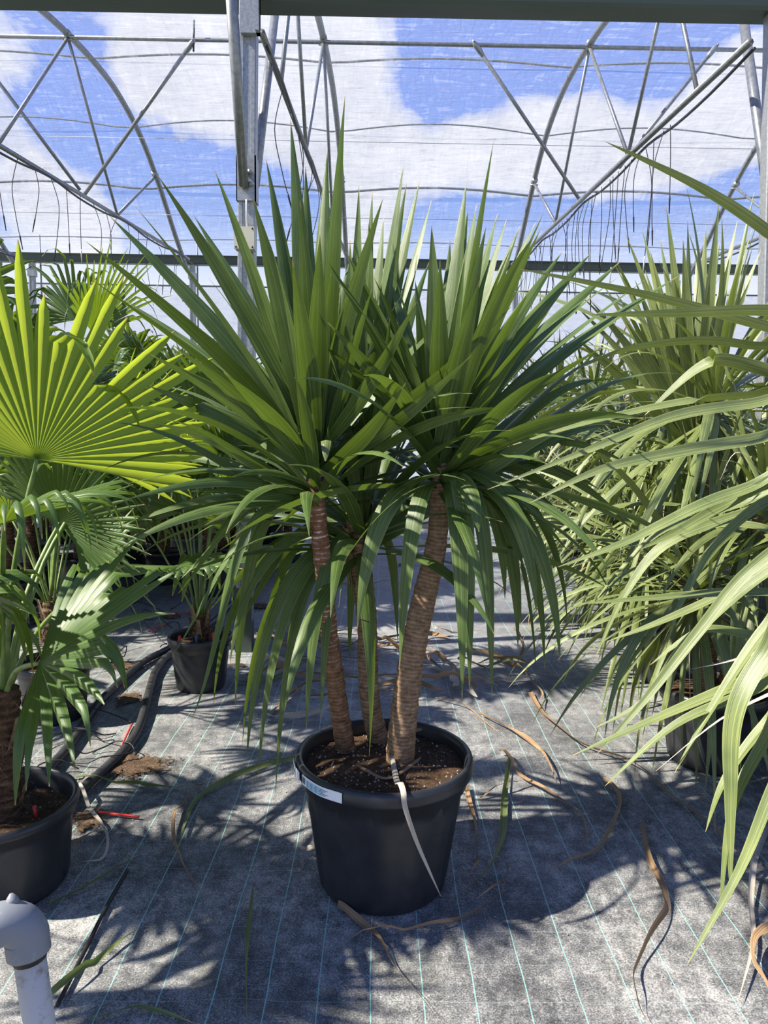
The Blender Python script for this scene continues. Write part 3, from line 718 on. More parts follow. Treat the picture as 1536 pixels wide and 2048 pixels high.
# paper labels on the rim
def rim_label(a0, a1, z0, z1, r, name, marks):
    n = 10; vs_ = []; fs = []
    for i in range(n+1):
        a = a0+(a1-a0)*i/n; zz = 0.004*math.sin(i*.9)
        vs_ += [(r*math.cos(a), r*math.sin(a), z0+zz*.2), (r*math.cos(a), r*math.sin(a), z1+zz*.2), ((r+.0012)*math.cos(a), (r+.0012)*math.sin(a), z0+zz*.2), ((r+.0012)*math.cos(a), (r+.0012)*math.sin(a), z1+zz*.2)]
    for i in range(n):
        k = i*4; fs += [(k+2, k+6, k+7, k+3), (k, k+1, k+5, k+4), (k+3, k+7, k+5, k+1), (k, k+4, k+6, k+2)]
    lb = mesh_obj(name, vs_, fs, M_WHITE, plant, False)
    for mt, (u0_, u1_, w0_, w1_) in marks:
        vv = []; ff = []; m = 4
        for i in range(m+1):
            a = a0+(a1-a0)*(u0_+(u1_-u0_)*i/m); rr_ = r+.002
            vv += [(rr_*math.cos(a), rr_*math.sin(a), z0+(z1-z0)*w0_), (rr_*math.cos(a), rr_*math.sin(a), z0+(z1-z0)*w1_)]
        for i in range(m): ff.append((2*i, 2*i+2, 2*i+3, 2*i+1))
        mesh_obj('print_line', vv, ff, mt, lb, False)
marks = [(M_INK, (.02+.022*k, .032+.022*k, .2, .85)) for k in range(5)] + [(M_INK, (.18, .72-.05*(k % 3), .70-.13*k, .745-.13*k)) for k in range(5)]
marks.insert(5, (M_BLUEINK, (.16, .62, .08, .80)))
rim_label(PI*1.17, PI*1.36, .390, .421, .2875, 'paper_label', marks)
rim_label(PI*1.04, PI*1.15, .386, .419, .2895, 'paper_tag', [(M_INK, (.18, .30, .35, .8)), (M_INK, (.30, .55, .38, .5))])

def rel(p): return p - PC
stemL = [G(695, 1497, sz)-Vector((0, 0, .04)), P(676, 1400, 2.35), P(656, 1250, 2.31), P(646, 1130, 2.29), P(634, 1015, 2.28), P(631, 940, 2.28)]
stemM = [G(764, 1480, sz)-Vector((0, 0, .04)), P(740, 1400, 2.41), P(734, 1250, 2.43), P(723, 1140, 2.45), P(713, 1075, 2.45), P(712, 1020, 2.45)]
stemR = [G(798, 1525, sz)-Vector((0, 0, .04)), P(809, 1420, 2.27), P(826, 1300, 2.29), P(852, 1180, 2.32), P(874, 1080, 2.33), P(879, 985, 2.33), P(880, 925, 2.33)]
stems = {}
for nm, pts, rads, mt, lab in (('L', stemL, [.034, .031, .030, .028, .027, .030], M_TRUNKL, 'slim brown stem with white leaf-scar rings'), ('M', stemM, [.036, .034, .033, .034, .036, .034], M_TRUNK, 'straight brown stem with papery sheaths at top'), ('R', stemR, [.048, .044, .041, .040, .036, .030, .028], M_TRUNK, 'thickest brown stem, bending outward')):
    mb = MB(); trunk_mesh(mb, [rel(p) for p in pts], rads, seed=ord(nm)); o = mb.build('stem', mt, plant); o['label'] = lab; stems[nm] = o
# papery sheath stubs on the middle stem
for i in range(12):
    t = i/11; c = rel(stemM[3].lerp(stemM[4], t) + Vector((0, 0, -.06+.05*t))); a = -PI/2 + R.uniform(-1.6, 1.6)
    d = Vector((math.cos(a), math.sin(a), 0)); mb = MB()
    path = [c + d*.031 + Vector((0, 0, -.02)), c + d*.037 + Vector((0, 0, .02)), c + d*.046 + Vector((0, 0, .06))]
    ribbon(mb, path, .042, lambda v, t_, d=d: Vector((-d.y, d.x, 0)), lambda v: 1-.6*v, .3, 5); mb.build('sheath', M_STUB, stems['M'])

CB = {'L': (rel(stemL[4]), rel(stemL[5])+Vector((0, 0, .10))), 'M': (rel(stemM[3])+Vector((0, 0, .05)), rel(stemM[5])+Vector((0, 0, .10))), 'R': (rel(stemR[5]), rel(stemR[6])+Vector((0, 0, .07)))}
HY_ = {'L': 2.28, 'M': 2.45, 'R': 2.33}
TR = random.Random(11)
def traced(hd, px, py, dy, mode='up', wd=.046, lift=.25, k=None, mid=None, mat=None, parent=None, cb=None, base=None, yy=None, name='leaf', seed=None, sag=.12):
    lo, hi = cb or CB[hd]
    tip = P(px, py, (yy if yy is not None else HY_[hd]) + dy) - PC if parent is None else P(px, py, yy+dy) - parent.location
    if base is None:
        up = (tip - hi).normalized().z
        t = max(0, min(1, .25+.75*up)) if mode == 'up' else TR.uniform(0, .35)
        b = lo.lerp(hi, t) + Vector((TR.uniform(-.012, .012), TR.uniform(-.012, .012), 0))
    else: b = base
    d = tip-b; L = d.length; dn = d/L; h = Vector((d.x, d.y, 0)); h = h.normalized() if h.length > .02 else Vector((TR.uniform(-1, 1), -1, 0)).normalized()
    b = b + h*.018
    Z = Vector((0, 0, 1))
    if mode == 'up':
        c1 = b + (dn*.8 + Z*lift).normalized()*L*.38; c2 = tip - (dn - Z*sag).normalized()*L*.36
    elif mode == 'arc':
        c1 = b + (h*.8 + Z*(.35+lift)).normalized()*L*.42; c2 = tip - (dn*.7 - Z*(.25+sag)).normalized()*L*.38
    else:  # droop
        hl = max(.12, abs(d.z)); c1 = b + h*(.05+.5*Vector((d.x, d.y, 0)).length) + Z*(.06+.05*L); c2 = tip + Z*hl*.55 - h*.02
    path = bez(b, c1, c2, tip, 18)
    kk = k if k is not None else TR.uniform(.15, .75)
    tw = TR.uniform(-.25, .25)
    cam_l = CAM - (PC if parent is None else parent.location)
    az_s = Vector((-h.y, h.x, 0))
    def side(v, t):
        view = (cam_l - path[min(18, int(v*18))]).normalized(); s1 = t.cross(view)
        if s1.length < 1e-3: s1 = az_s
        s1.normalize()
        if s1.dot(az_s) < 0: s1 = -s1
        s = az_s*(1-kk) + s1*kk
        return Matrix.Rotation(tw*v, 3, t) @ s
    mb = MB(); ribbon(mb, path, wd*TR.uniform(.9, 1.1), side, sword, TR.uniform(.1, .28), 5)
    return mb.build(name, mat or M_CORD, stems[hd] if parent is None else parent)
UP = {'L': [(172, 483, -.25), (180, 557, -.3), (219, 432, .0), (271, 413, -.1), (315, 350, -.2), (387, 430, .2), (429, 339, -.1), (505, 392, -.25), (532, 318, .15), (549, 420, .25), (581, 240, .1), (611, 332, .15), (553, 466, .3), (651, 330, .2), (690, 192, -.05), (766, 397, -.1), (297, 772, -.1), (346, 690, -.35), (447, 744, -.45), (300, 708, -.3), (480, 560, .35), (420, 640, .35), (600, 400, -.3), (640, 470, -.35), (585, 520, -.4), (655, 300, .3), (250, 600, .25), (700, 520, .3), (560, 600, .4)],
      'M': [(718, 370, 0), (745, 383, .05), (808, 325, .1), (813, 368, .15), (841, 355, .2), (863, 401, .25), (700, 480, -.05), (768, 430, .2), (680, 560, .3), (730, 520, -.1), (790, 520, .2), (650, 600, .2), (860, 520, .35), (760, 600, -.2), (690, 640, -.25), (820, 620, .3), (620, 700, .1), (900, 560, .3), (590, 640, .3), (660, 480, .1), (740, 460, .3), (880, 640, .2)],
      'R': [(987, 284, -.05), (953, 409, .1), (936, 418, .2), (995, 427, .0), (972, 454, -.1), (1013, 439, .1), (1040, 451, .05), (1088, 424, -.1), (1071, 445, .05), (1082, 457, -.15), (1059, 582, -.2), (655, 522, -.25), (692, 503, -.1), (655, 644, -.3), (640, 684, -.2), (1305, 549, .0), (1242, 522, .15), (1355, 553, .2), (1137, 625, .2), (1206, 694, -.2), (1125, 503, .25), (1183, 505, .3), (933, 361, .2), (863, 450, -.1), (900, 480, .3), (830, 560, .1), (780, 560, .2), (1020, 520, -.25), (960, 560, -.35), (1100, 620, -.3), (880, 520, -.3), (740, 620, .1), (1180, 590, .1), (1010, 560, .3)]}
for hd, lst in UP.items():
    for (px, py, dy) in lst:
        traced(hd, px, py, dy, 'up', wd=.060, lift=TR.uniform(.12, .34))
# long leaves of the ringed stem crossing to the other head
for px, py, dy in ((833, 604, -.25), (812, 765, -.35), (943, 710, -.3), (1023, 612, -.15)):
    traced('L', px, py, dy, 'up', lift=-.12, sag=-.22, wd=.050)
ARC = {'L': [(330, 839, -.3), (300, 847, -.2), (225, 844, -.1), (220, 977, -.25), (244, 1002, -.3), (218, 1062, -.2), (388, 1019, -.1), (410, 1050, -.2), (355, 1163, -.15), (357, 1186, .05), (300, 920, .2), (340, 1318, -.2), (383, 1440, -.25)],
       'M': [(470, 1000, .3), (520, 960, .4), (440, 1100, .2), (560, 940, .45), (860, 900, .3), (900, 960, .4), (800, 860, .45), (500, 1180, .2), (470, 1260, .1), (420, 1220, .25), (940, 1020, .3)],
       'R': [(1381, 751, .15), (1293, 858, .0), (1060, 1008, -.25), (1118, 1070, -.15), (1184, 1092, .0), (1156, 1020, .15), (1074, 1073, -.3), (1137, 1103, .1), (1240, 760, .2), (1260, 930, .25), (1220, 850, -.15), (1150, 880, -.3), (1290, 700, .1), (1200, 980, .2), (1100, 930, -.3), (1170, 800, .3), (1060, 860, .35), (1250, 1040, .25), (783, 1012, -.1), (770, 900, .3)]}
for hd, lst in ARC.items():
    for (px, py, dy) in lst:
        traced(hd, px, py, dy, 'arc', lift=TR.uniform(-.22, -.02) if hd == 'L' else TR.uniform(-.05, .2), sag=-.05 if hd == 'L' else .12, wd=.036 if hd == 'L' else .046)
DROOP = {'M': [(493, 1530, -.15), (517, 1555, -.25), (551, 1587, -.2), (563, 1458, .0), (612, 1462, -.3), (641, 1438, -.2), (485, 1488, .0), (427, 1413, .1), (796, 1285, .1), (698, 1330, .2), (580, 1380, .15), (520, 1400, .2), (460, 1330, -.1)],
         'R': [(924, 1401, -.28), (939, 1385, -.26), (984, 1398, -.2), (1073, 1370, -.05), (1089, 1337, .1), (1120, 1326, -.1), (1036, 1301, .2), (1042, 1251, .1), (1134, 1245, .15), (715, 1258, -.25), (799, 1334, -.28), (1073, 1228, -.2), (1010, 1200, .3)],
         'L': [(470, 1420, .1)]}
for hd, lst in DROOP.items():
    for (px, py, dy) in lst:
        traced(hd, px, py, dy, 'droop', wd=.054 if hd == 'R' else .042, k=TR.uniform(.3, .8))
traced('R', 958, 1064, -.27, 'droop', wd=.060, k=.8)
# fill the hearts of the heads
head(stems['L'], 'cord', CB['L'][0], 38, 84, 12, 5, .85, .022, .16)
head(stems['M'], 'cord', CB['M'][0], 50, 86, -5, 6, .92, .024, .16)
head(stems['R'], 'cord', CB['R'][0], 38, 84, -10, 8, .88, .022, .13)
# small snapped leaf with a pale cut end in the left head, bent rag behind the middle head
c = P(648, 925, 2.33)-PC
for (a, b, wd, mt) in ((P(652, 880, 2.17)-PC, P(651, 922, 2.14)-PC, .030, M_CORD2),):
    mb = MB(); ribbon(mb, [a + Vector((0, .03, -.02)), a, a.lerp(b, .33), a.lerp(b, .66), b], wd, lambda v, t: Vector((1, .2, .05)), lambda v: [.9, 1, .85, .6, .1][int(round(v*4))], .2); o = mb.build('leaf', mt, stems['L']); o['label'] = 'snapped leaf folded over, pale underside showing'
# bleached dead leaf lying over the rim
mb = MB(); pth = catmull([G(778, 1462, sz+.10), G(786, 1525, sz+.03), Vector((.062, 2.08, .425)), Vector((.070, 2.03, .446)), Vector((.078, 1.985, .440)), Vector((.084, 1.972, .40)), P(832, 1680, 1.985), P(860, 1745, 2.01), P(882, 1793, 2.03)], 5)
ribbon(mb, [rel(p) for p in pth], .017, lambda v, t: Vector((1, .25*v, .3)), lambda v: min(1, .5+v*3) * max(.06, 1-v**4), .3); o = mb.build('dead_leaf', M_PALEDRY, plant); o['label'] = 'bleached dry leaf hanging over the pot rim'
mb = MB(); ribbon(mb, [rel(p) for p in catmull([G(716, 1530, sz+.02), G(765, 1555, sz+.015), G(800, 1545, sz+.02), G(842, 1515, sz+.02)], 5)], .010, lambda v, t: Vector((0, 1, .3)), flat_prof, .3); mb.build('dead_leaf', M_DRY, plant)
mb = MB(); ribbon(mb, [rel(p) for p in catmull([G(820, 1462, sz+.015), G(842, 1455, sz+.03), G(850, 1448, sz+.03)], 5)], .022, lambda v, t: Vector((0, 1, .3)), flat_prof, .3); mb.build('dead_leaf', M_DRY, plant)

# ------------------------------------------------------------------ fan palms
def fan_leaflets(n, span, L, rj, g, droop, seed, width=1.0, blunt=2.4):
    """leaflets of one fan: hub at origin, middle leaflet to +Y, upper face +Z. yields MB per leaflet. g = gravity in local space"""
    rr_ = random.Random(seed); out = []
    step = span/(n-1); hw = step/2
    for i in range(n):
        th = -span/2 + step*i
        Ln = L*(0.78+.22*math.cos(th*.55))*rr_.uniform(.80, 1.08)
        d = Vector((math.sin(th), math.cos(th), 0)); s = Vector((math.cos(th), -math.sin(th), 0)); nz = Vector((0, 0, 1))
        dr = droop*rr_.uniform(.2, 1.5); segs = 10
        kink = rr_.uniform(.5, .8); kk = rr_.random() < .22*droop*2
        p = Vector((0, 0, 0)); dirc = d + nz*.10
        vs_, fs, uv = [], [], []
        for j in range(segs+1):
            t = j/segs; r_ = Ln*t
            if j: p = p + dirc.normalized()*(Ln/segs)
            bend = dr*.10*(t**1.5)
            if kk and t > kink: bend += .75
            dirc = (dirc.normalized() + g*bend)
            if dirc.length < .1: dirc = g.copy()
            rjr = L*rj
            if r_ < rjr: wd = math.tan(hw)*r_*1.03
            else:
                q = (r_-rjr)/(Ln-rjr); wd = math.tan(hw)*rjr*(1-q**blunt)*(1-.25*q)
            wd = max(.0012, wd*width)
            up = 1.1*wd
            vs_ += [p - s*wd - nz*up*.5, p + nz*up*.5, p + s*wd - nz*up*.5]; uv += [(0, t), (.5, t), (1, t)]
        for j in range(segs):
            a = j*3; fs += [(a, a+1, a+4, a+3), (a+1, a+2, a+5, a+4)]
        m = MB(); m.add(vs_, fs, uv); out.append(m)
    return out
def basis(yaxis, nrm):
    y = yaxis.normalized(); z = (nrm - y*nrm.dot(y)).normalized(); x = y.cross(z); return Matrix((x, y, z)).transposed()
FANLIB = []
for k in range(8):
    m = MB()
    for l in fan_leaflets(30, math.radians(250), .50, .52, Vector((0, -.35, -.94)), [.5, 1.0, 1.6, 2.2, .8, 1.3, 1.9, 2.8][k], 40+k): m.add(l.v, l.f, l.uv)
    o = m.build('blade', M_PALM); FANLIB.append((o.data, m)); bpy.data.objects.remove(o)
def frond(root, crown, hub, nrm, axis, n=36, span=250, L=.5, droop=.6, seed=1, mat=M_PALM, split=True, rj=.5, pr_=.008):
    """petiole from crown to hub, then the fan"""
    cr = Vector(crown); hb = Vector(hub)
    mid = cr.lerp(hb, .5) + Vector((0, 0, .06*(hb-cr).length)) + (Vector((cr.x, cr.y, 0))-Vector((hb.x, hb.y, 0)))*.12
    mb = MB(); mb.tube(catmull([cr, mid, hb], 6), [pr_*1.3]*3+[pr_]*8+[pr_*.7]*2, 7); pt = mb.build('petiole', M_PETIOLE, root)
    B = basis(axis, nrm); g = B.transposed() @ Vector((0, 0, -1))
    ls = fan_leaflets(n, math.radians(span), L, rj, g, droop, seed, blunt=5.0 if rj > .55 else 2.6)
    for l in ls: l.v = [hb + B @ v for v in l.v]
    if split:
        for l in ls: l.build('leaflet', mat, pt)
    else:
        m = MB()
        for l in ls: m.add(l.v, l.f, l.uv)
        m.build('blade', mat, pt)
    return pt
def palm_trunk(root, z0, z1, r, seed, lean=(0, 0)):
    mb = MB(); pts = [Vector((lean[0]*t, lean[1]*t, z0-.03+(z1-z0+.03)*t)) for t in (0, .3, .6, 1)]
    trunk_mesh(mb, pts, [r*1.15, r, r*.95, r*.8], 18, .008, .035, seed); tr = mb.build('trunk', M_FIBRE, root)
    rr_ = random.Random(seed); m = MB()
    for i in range(160):
        t = rr_.random(); a = rr_.uniform(0, 2*PI); c = pts[0].lerp(pts[-1], t); d = Vector((math.cos(a), math.sin(a), 0)); s = Vector((-d.y, d.x, 0))
        b = c + d*r*.95; e = b + d*rr_.uniform(.004, .028) + s*rr_.uniform(-.05, .05) + Vector((0, 0, rr_.uniform(-.05, .04)))
        m.tube([b, b.lerp(e, .5)+d*.012, e], .0011, 3, False)
    f = m.build('fibres', M_HAIR, tr); f['kind'] = 'stuff'
    for i in range(9):
        t = .15+.8*i/9; a = i*2.4; c = pts[0].lerp(pts[-1], t); d = Vector((math.cos(a), math.sin(a), 0)); mm = MB()
        ribbon(mm, [c+d*r*.85, c+d*(r*1.15)+Vector((0, 0, .05)), c+d*(r*1.5)+Vector((0, 0, .11))], .036, lambda v, t_, d=d: Vector((-d.y, d.x, 0)), lambda v: 1-.55*v, .4); mm.build('leaf_stub', M_STUB, tr)
    return pts[-1]
def palm(loc, label, h=.35, r=.18, ph=.30, nf=12, fl=(.35, .75), L=.45, seed=1, mat=M_BLACK, split=False, group='small potted fan palms', droop=1.0, hi=86, fib=.05, simple=False, lo=0):
    root = empty('potted_fan_palm', loc, label, 'potted palm', group)
    z = pot_parts(root, r, ph, mat, n=36)
    rr_ = random.Random(seed)
    top = palm_trunk(root, z, z+h, fib, seed) if not simple else Vector((0, 0, z+h))
    if simple:
        mb = MB(); trunk_mesh(mb, [Vector((0, 0, z-.03)), Vector((.01, 0, z+h*.5)), top], [fib*1.1, fib, fib*.8], 10, .006, .03, seed); mb.build('trunk', M_FIBRE, root)
    for i in range(nf):
        t = (i+.5)/nf; el = math.radians(hi + (lo-hi)*t + rr_.uniform(-7, 7)); az = i*2.39996 + seed
        ln = rr_.uniform(*fl); d = Vector((math.cos(az)*math.cos(el), math.sin(az)*math.cos(el), math.sin(el)))
        hub = top + d*ln; hdir = Vector((math.cos(az), math.sin(az), 0))
        axis = (d + hdir*.25 - Vector((0, 0, .35*(1-math.sin(el))))).normalized(); nrm = (Vector((0, 0, 1)) - hdir*.75*max(0, math.sin(el))).normalized()
        me, m = rr_.choice(FANLIB); sc = L/.5*rr_.uniform(.85, 1.1)
        for k_ in range(30):
            B = basis(axis, nrm)
            M_ = Matrix.Translation(Vector(loc)+hub) @ B.to_4x4() @ Matrix.Scale(sc, 4)
            st_ = Vector(loc) + top
            if clear([M_ @ v for v in m.v] + [st_.lerp(Vector(loc)+hub, .3+.1*g_) for g_ in range(7)], 'palm%.2f,%.2f' % (loc[0], loc[1])): break
            Rz = Matrix.Rotation(.23, 3, 'Z'); hub = top + Rz @ (hub-top); axis = Rz @ axis; nrm = Rz @ nrm; hdir = Rz @ hdir
        cr = top + Vector((hdir.x*.02, hdir.y*.02, -.02))
        mid = cr.lerp(hub, .55) + Vector((0, 0, .05))
        mb = MB(); mb.tube(catmull([cr, mid, hub], 4), .0055, 5); pt = mb.build('petiole', M_PETIOLE, root)
        o = inst('blade', me, pt); o.matrix_local = Matrix.Translation(hub) @ B.to_4x4() @ Matrix.Scale(sc, 4)
    return root
# near palm at the left edge, with traced fans
PX = Vector((P(30, 1590, 2.36).x-.03, 2.37, 0))
PX.x = -1.19; PX.y = 2.22
np_ = empty('potted_fan_palm', PX, 'fan palm with shaggy brown trunk and one big glowing leaf, in wide black pot', 'potted palm')
z = pot_parts(np_, 0.236, 0.278, M_BLACK, .198, flutes=10, soil_z=.215); grains(np_, .2, z, 60, 9)
ptop = palm_trunk(np_, z, z+.42, .060, 77, (0.02, 0.02))
pr2 = lambda px, py, Y: P(px, py, Y) - PX
cl = ptop - Vector((0, 0, .04))
FR = [  # hub px, Y, tip-axis px, Y, normal, n, span, L, droop, material
    ((74, 918), 2.22, (110, 560), 2.05, Vector((-.25, .85, .45)), 30, 186, .60, .22, M_PALM2, 1),
    ((205, 937), 2.75, (290, 760), 2.7, Vector((-.35, .7, .5)), 34, 190, .44, .9, M_PALM2, 2),
    ((118, 1046), 2.55, (190, 900), 2.45, Vector((.2, -.85, .5)), 34, 200, .40, .25, M_PALM, 3),
    ((78, 1326), 2.00, (250, 1235), 1.96, Vector((-.1, -.5, .85)), 20, 165, .50, 1.4, M_PALM, 4),
    ((8, 1048), 1.95, (90, 1010), 1.85, Vector((.1, -.2, .95)), 30, 180, .42, 2.8, M_PALM, 5),
    ((165, 1172), 2.75, (250, 1090), 2.7, Vector((.1, -.5, .85)), 32, 190, .42, .9, M_PALM, 6),
    ((-60, 1180), 2.2, (-130, 1100), 2.1, Vector((0, -.3, .9)), 26, 220, .45, 1.4, M_PALM, 8),
]
for (hp, hy, tp, ty, nr, n, sp_, L, dr, mt, sd) in FR:
    hub = pr2(*hp, hy); tip = pr2(*tp, ty)
    frond(np_, cl, hub, nr, tip-hub, n, sp_, L, dr, 100+sd, mt, True if sd in (1, 2, 3, 4, 5, 6) else False, .60 if sd == 1 else .48)
# the rest of the small palms
def at(px, py): q = G(px, py); return Vector((q.x, q.y, 0))
for q_, h_, r_ in ((at(112, 1432), .34, .185), (at(402, 1372), .16, .178), (at(-20, 1340), .55, .2)):
    ow = 'palm%.2f,%.2f' % (q_[0], q_[1]); OBST.append((q_[0], q_[1], r_+.012, -.1, .315, ow)); OBST.append((q_[0], q_[1], .085, .2, .30+h_, ow))
OBST.append((-1.19, 2.22, .25, -.1, .29, 'near')); OBST.append((-1.18, 2.23, .085, .2, .68, 'near')); OBST.append((0.026, 2.27, .30, -.1, .44, 'main'))
p2 = palm(at(112, 1432), 'small fan palm in black pot between the shaggy palm and the black hoses', .34, .185, .29, 13, (.5, 1.15), .44, 21, split=False, fib=.05, hi=88, lo=20)
palm(at(402, 1372), 'small fan palm in black pot with red label stakes, beside the galvanised post', .16, .178, .30, 14, (.6, 1.25), .44, 5, fib=.042, hi=89, lo=50, droop=1.5)
for (hp, hy, tp, ty, nr, n_, sp_, L_, dr_, sd) in (((188, 668), 3.75, (240, 480), 3.7, Vector((.55, -.2, .6)), 22, 120, .50, 1.2, 1), ((150, 640), 3.9, (130, 520), 3.9, Vector((-.3, -.6, .5)), 20, 170, .42, 2.6, 2)):
    hub = P(*hp, hy) - p2.location; frond(p2, Vector((0, 0, .62)), hub, nr, P(*tp, ty) - P(*hp, hy), n_, sp_, L_, dr_, 200+sd, M_PALM, False, .4)
bglabs = {0: 'fan palm in dark pot standing in the back rows of palms'}
spots = [(190, 1128, M_GREYPOT, 'fan palm in a ribbed grey pot in the back rows'), (262, 1150, M_BLACK, None), (418, 1188, M_BLACK, 'fan palm in black pot standing close behind the palm with red stakes'), (575, 1122, M_BLACK, 'fan palm in black pot standing alone behind the white-ringed stem'),
         (60, 1150, M_BLACK, None), (20, 1240, M_BLACK, None), (310, 1110, M_BLACK, None), (355, 1080, M_BLACK, None), (120, 1085, M_BLACK, None), (230, 1072, M_BLACK, None), (450, 1090, M_BLACK, None), (500, 1068, M_BLACK, None), (40, 1070, M_BLACK, None), (-60, 1110, M_BLACK, None), (-120, 1230, M_BLACK, None), (372, 1130, M_GREYPOT, 'fan palm in plain pale grey pot beside the row of black pots'), (150, 1062, M_BLACK, None), (330, 1060, M_BLACK, None), (-40, 1065, M_BLACK, None), (420, 1062, M_BLACK, None), (290, 1092, M_BLACK, None), (385, 1098, M_BLACK, None), (200, 1100, M_BLACK, None), (90, 1115, M_BLACK, None), (540, 1085, M_BLACK, None), (470, 1120, M_BLACK, None), (330, 1165, M_BLACK, None), (240, 1205, M_BLACK, None), (66, 1204, M_BLACK, None), (445, 1152, M_BLACK, None), (160, 1180, M_BLACK, None)]
HS = [R.uniform(.45, .85) for _ in spots]
def reg_palm(q, h, r=.19, fib=.045):
    ow = 'palm%.2f,%.2f' % (q[0], q[1]); OBST.append((q[0], q[1], r+.012, -.1, .315, ow)); OBST.append((q[0], q[1], fib*1.1+.03, .2, .30+h, ow))
for (px, py, mt, lab), h_ in zip(spots, HS): reg_palm(at(px, py), h_)
for i, (px, py, mt, lab) in enumerate(spots):
    q = at(px, py)
    row = 'fan palm in a black pot in the last row, against the white wall curtain' if q.y > 8.9 else 'fan palm in a black pot in the middle of the crowded palm block' if q.y > 7.3 else 'fan palm in a black pot in the palm row nearest the black hoses'
    palm(q, lab or row, HS[i], .19, .30, 17, (.45, 1.0), .50, 300+i, mt, group='fan palms in the back rows', fib=.045, simple=True, hi=88, lo=8)
# tall palm whose folded leaves rise behind the glowing one
palm(at(-20, 1340), 'taller fan palm behind the glowing leaf, its leaf tips folded down', .55, .2, .30, 12, (.7, 1.35), .50, 55, fib=.055, hi=88, lo=30, group=None, simple=True)
# a neighbour just outside the picture on the sunny side (its shade falls across the foreground)
palm(Vector((-1.98, 1.95, 0)), 'fan palm beside the grey water standpipe in the front row', .45, .2, .30, 8, (.5, 1.0), .50, 61, fib=.055, hi=88, lo=10, group=None, simple=True)

# ------------------------------------------------------------------ cordyline hedge on the right
def cordy(loc, label, heads, key='hedge', pot=(.24, .34), seed=1, group='cordylines in the hedge', stuff=False, n=60, sc=1.0):
    root = empty('potted_cordyline', loc, label, 'potted plant', group)
    zz = pot_parts(root, pot[0], pot[1], M_BLACK, n=32); rr_ = random.Random(seed)
    for i, (dx_, dy_, hz_) in enumerate(heads):
        mb = MB(); top = Vector((dx_, dy_, hz_)); trunk_mesh(mb, [Vector((dx_*.25, dy_*.25, zz-.03)), Vector((dx_*.7, dy_*.7, hz_*.55+.1)), top], [.035, .032, .03], 10, .003, .0125, seed+i); st = mb.build('stem', M_TRUNK, root)
        if stuff:
            m = MB(); head(st, key, top-Vector((0, 0, .1)), n, 86, -62, seed*7+i, sc, .03, .16, stuff=m, bias=.85, org=Vector(loc), owner='stem%d' % seed); o = m.build('foliage', M_CORD2, st); o['kind'] = 'stuff'
        else: head(st, key, top-Vector((0, 0, .1)), n, 86, -62, seed*7+i, sc, .03, .16, bias=.85, org=Vector(loc), owner='stem%d' % seed)
    return root
HEDGE = [((1.85, 2.35), 'big cordyline whose long pale leaves sweep in over the bare fabric', [(-.05, .05, 1.25), (.12, -.15, .85)], dict(seed=31, n=30, sc=.9, group=None)),
    ((1.50, 3.18), 'cordyline with upright spiky tops above the half-hidden black pot', [(-.05, .08, 1.58), (.10, -.10, 1.10), (-.14, -.08, .80)], dict(seed=32, n=84, group=None)),
    ((1.72, 4.25), 'cordyline in the hedge standing right behind the spiky-topped one', [(-.1, .0, 1.55), (.10, .1, 1.05), (-.2, -.05, .72)], dict(seed=33, n=96, group=None)),
    ((1.95, 5.3), 'cordyline halfway along the hedge, its low leaves brushing the fabric', [(-.15, 0, 1.3), (.1, 0, .85), (-.25, .1, .6)], dict(seed=34, n=110, key='hedge_far', stuff=True, group=None))]
for k, (x, y) in enumerate(((2.75, 3.2), (2.9, 4.3), (3.0, 5.5), (1.95, 6.5), (2.9, 6.8), (2.0, 7.8), (2.9, 8.1), (2.1, 9.1), (3.1, 9.4), (3.9, 7.2), (3.9, 5.6), (4.2, 8.8), (2.2, 10.4), (3.4, 10.6))):
    HEDGE.append(((x, y), 'cordyline at the far end of the hedge, near the white wall' if y > 7.5 else 'cordyline in the hidden inner row of the hedge' if x > 2.5 else 'cordyline on the aisle side of the hedge, past its middle',
                  [(-.12, .05, R.uniform(1.4, 1.8)), (.12, -.05, R.uniform(.9, 1.15)), (-.1, -.15, R.uniform(.5, .75))], dict(seed=60+k, n=88, key='hedge_far', stuff=True, group='cordylines at the back of the hedge', sc=R.uniform(.9, 1.1))))
for (x, y), lab, hs, kw in HEDGE:
    OBST.append((x, y, .256, -.1, .36, 'pot'))
    for (dx_, dy_, hz_) in hs:
        for i in range(10):
            t = (i+.5)/10; zz = .3+(hz_-.3)*t
            OBST.append((x+dx_*(.25+.75*t), y+dy_*(.25+.75*t), .048, zz-hz_*.06, zz+hz_*.06, 'stem%d' % kw['seed']))
built = [cordy(Vector((x, y, 0)), lab, hs, **kw) for (x, y), lab, hs, kw in HEDGE]
hB, hC = built[0], built[1]
lo_ = P(1395, 960, 3.35)-hC.location; hi_ = P(1385, 860, 3.35)-hC.location
for (px, py, dy) in ((1250, 465, 0), (1283, 455, .1), (1332, 408, -.1), (1340, 470, .2), (1375, 440, .1), (1438, 405, -.15), (1412, 450, .1), (1475, 440, .2), (1505, 455, 0), (1230, 530, .1), (1366, 478, -.2), (1320, 480, .2), (1300, 500, -.1), (1395, 480, .3), (1200, 560, .1), (1180, 600, -.1), (1440, 480, .1), (1460, 510, -.2), (1522, 500, .1), (1215, 590, .2), (1150, 610, .1), (1270, 560, -.2), (1350, 560, -.3), (1420, 560, -.3), (1310, 600, -.3), (1250, 640, -.2), (1500, 560, -.2), (1290, 540, .3), (1130, 660, 0), (1170, 700, -.2)):
    traced('R', px, py, dy, 'up', wd=.050, lift=TR.uniform(.05, .25), k=TR.uniform(.35, .85), mat=M_CORD2, parent=hC, cb=(lo_, hi_), yy=3.35)
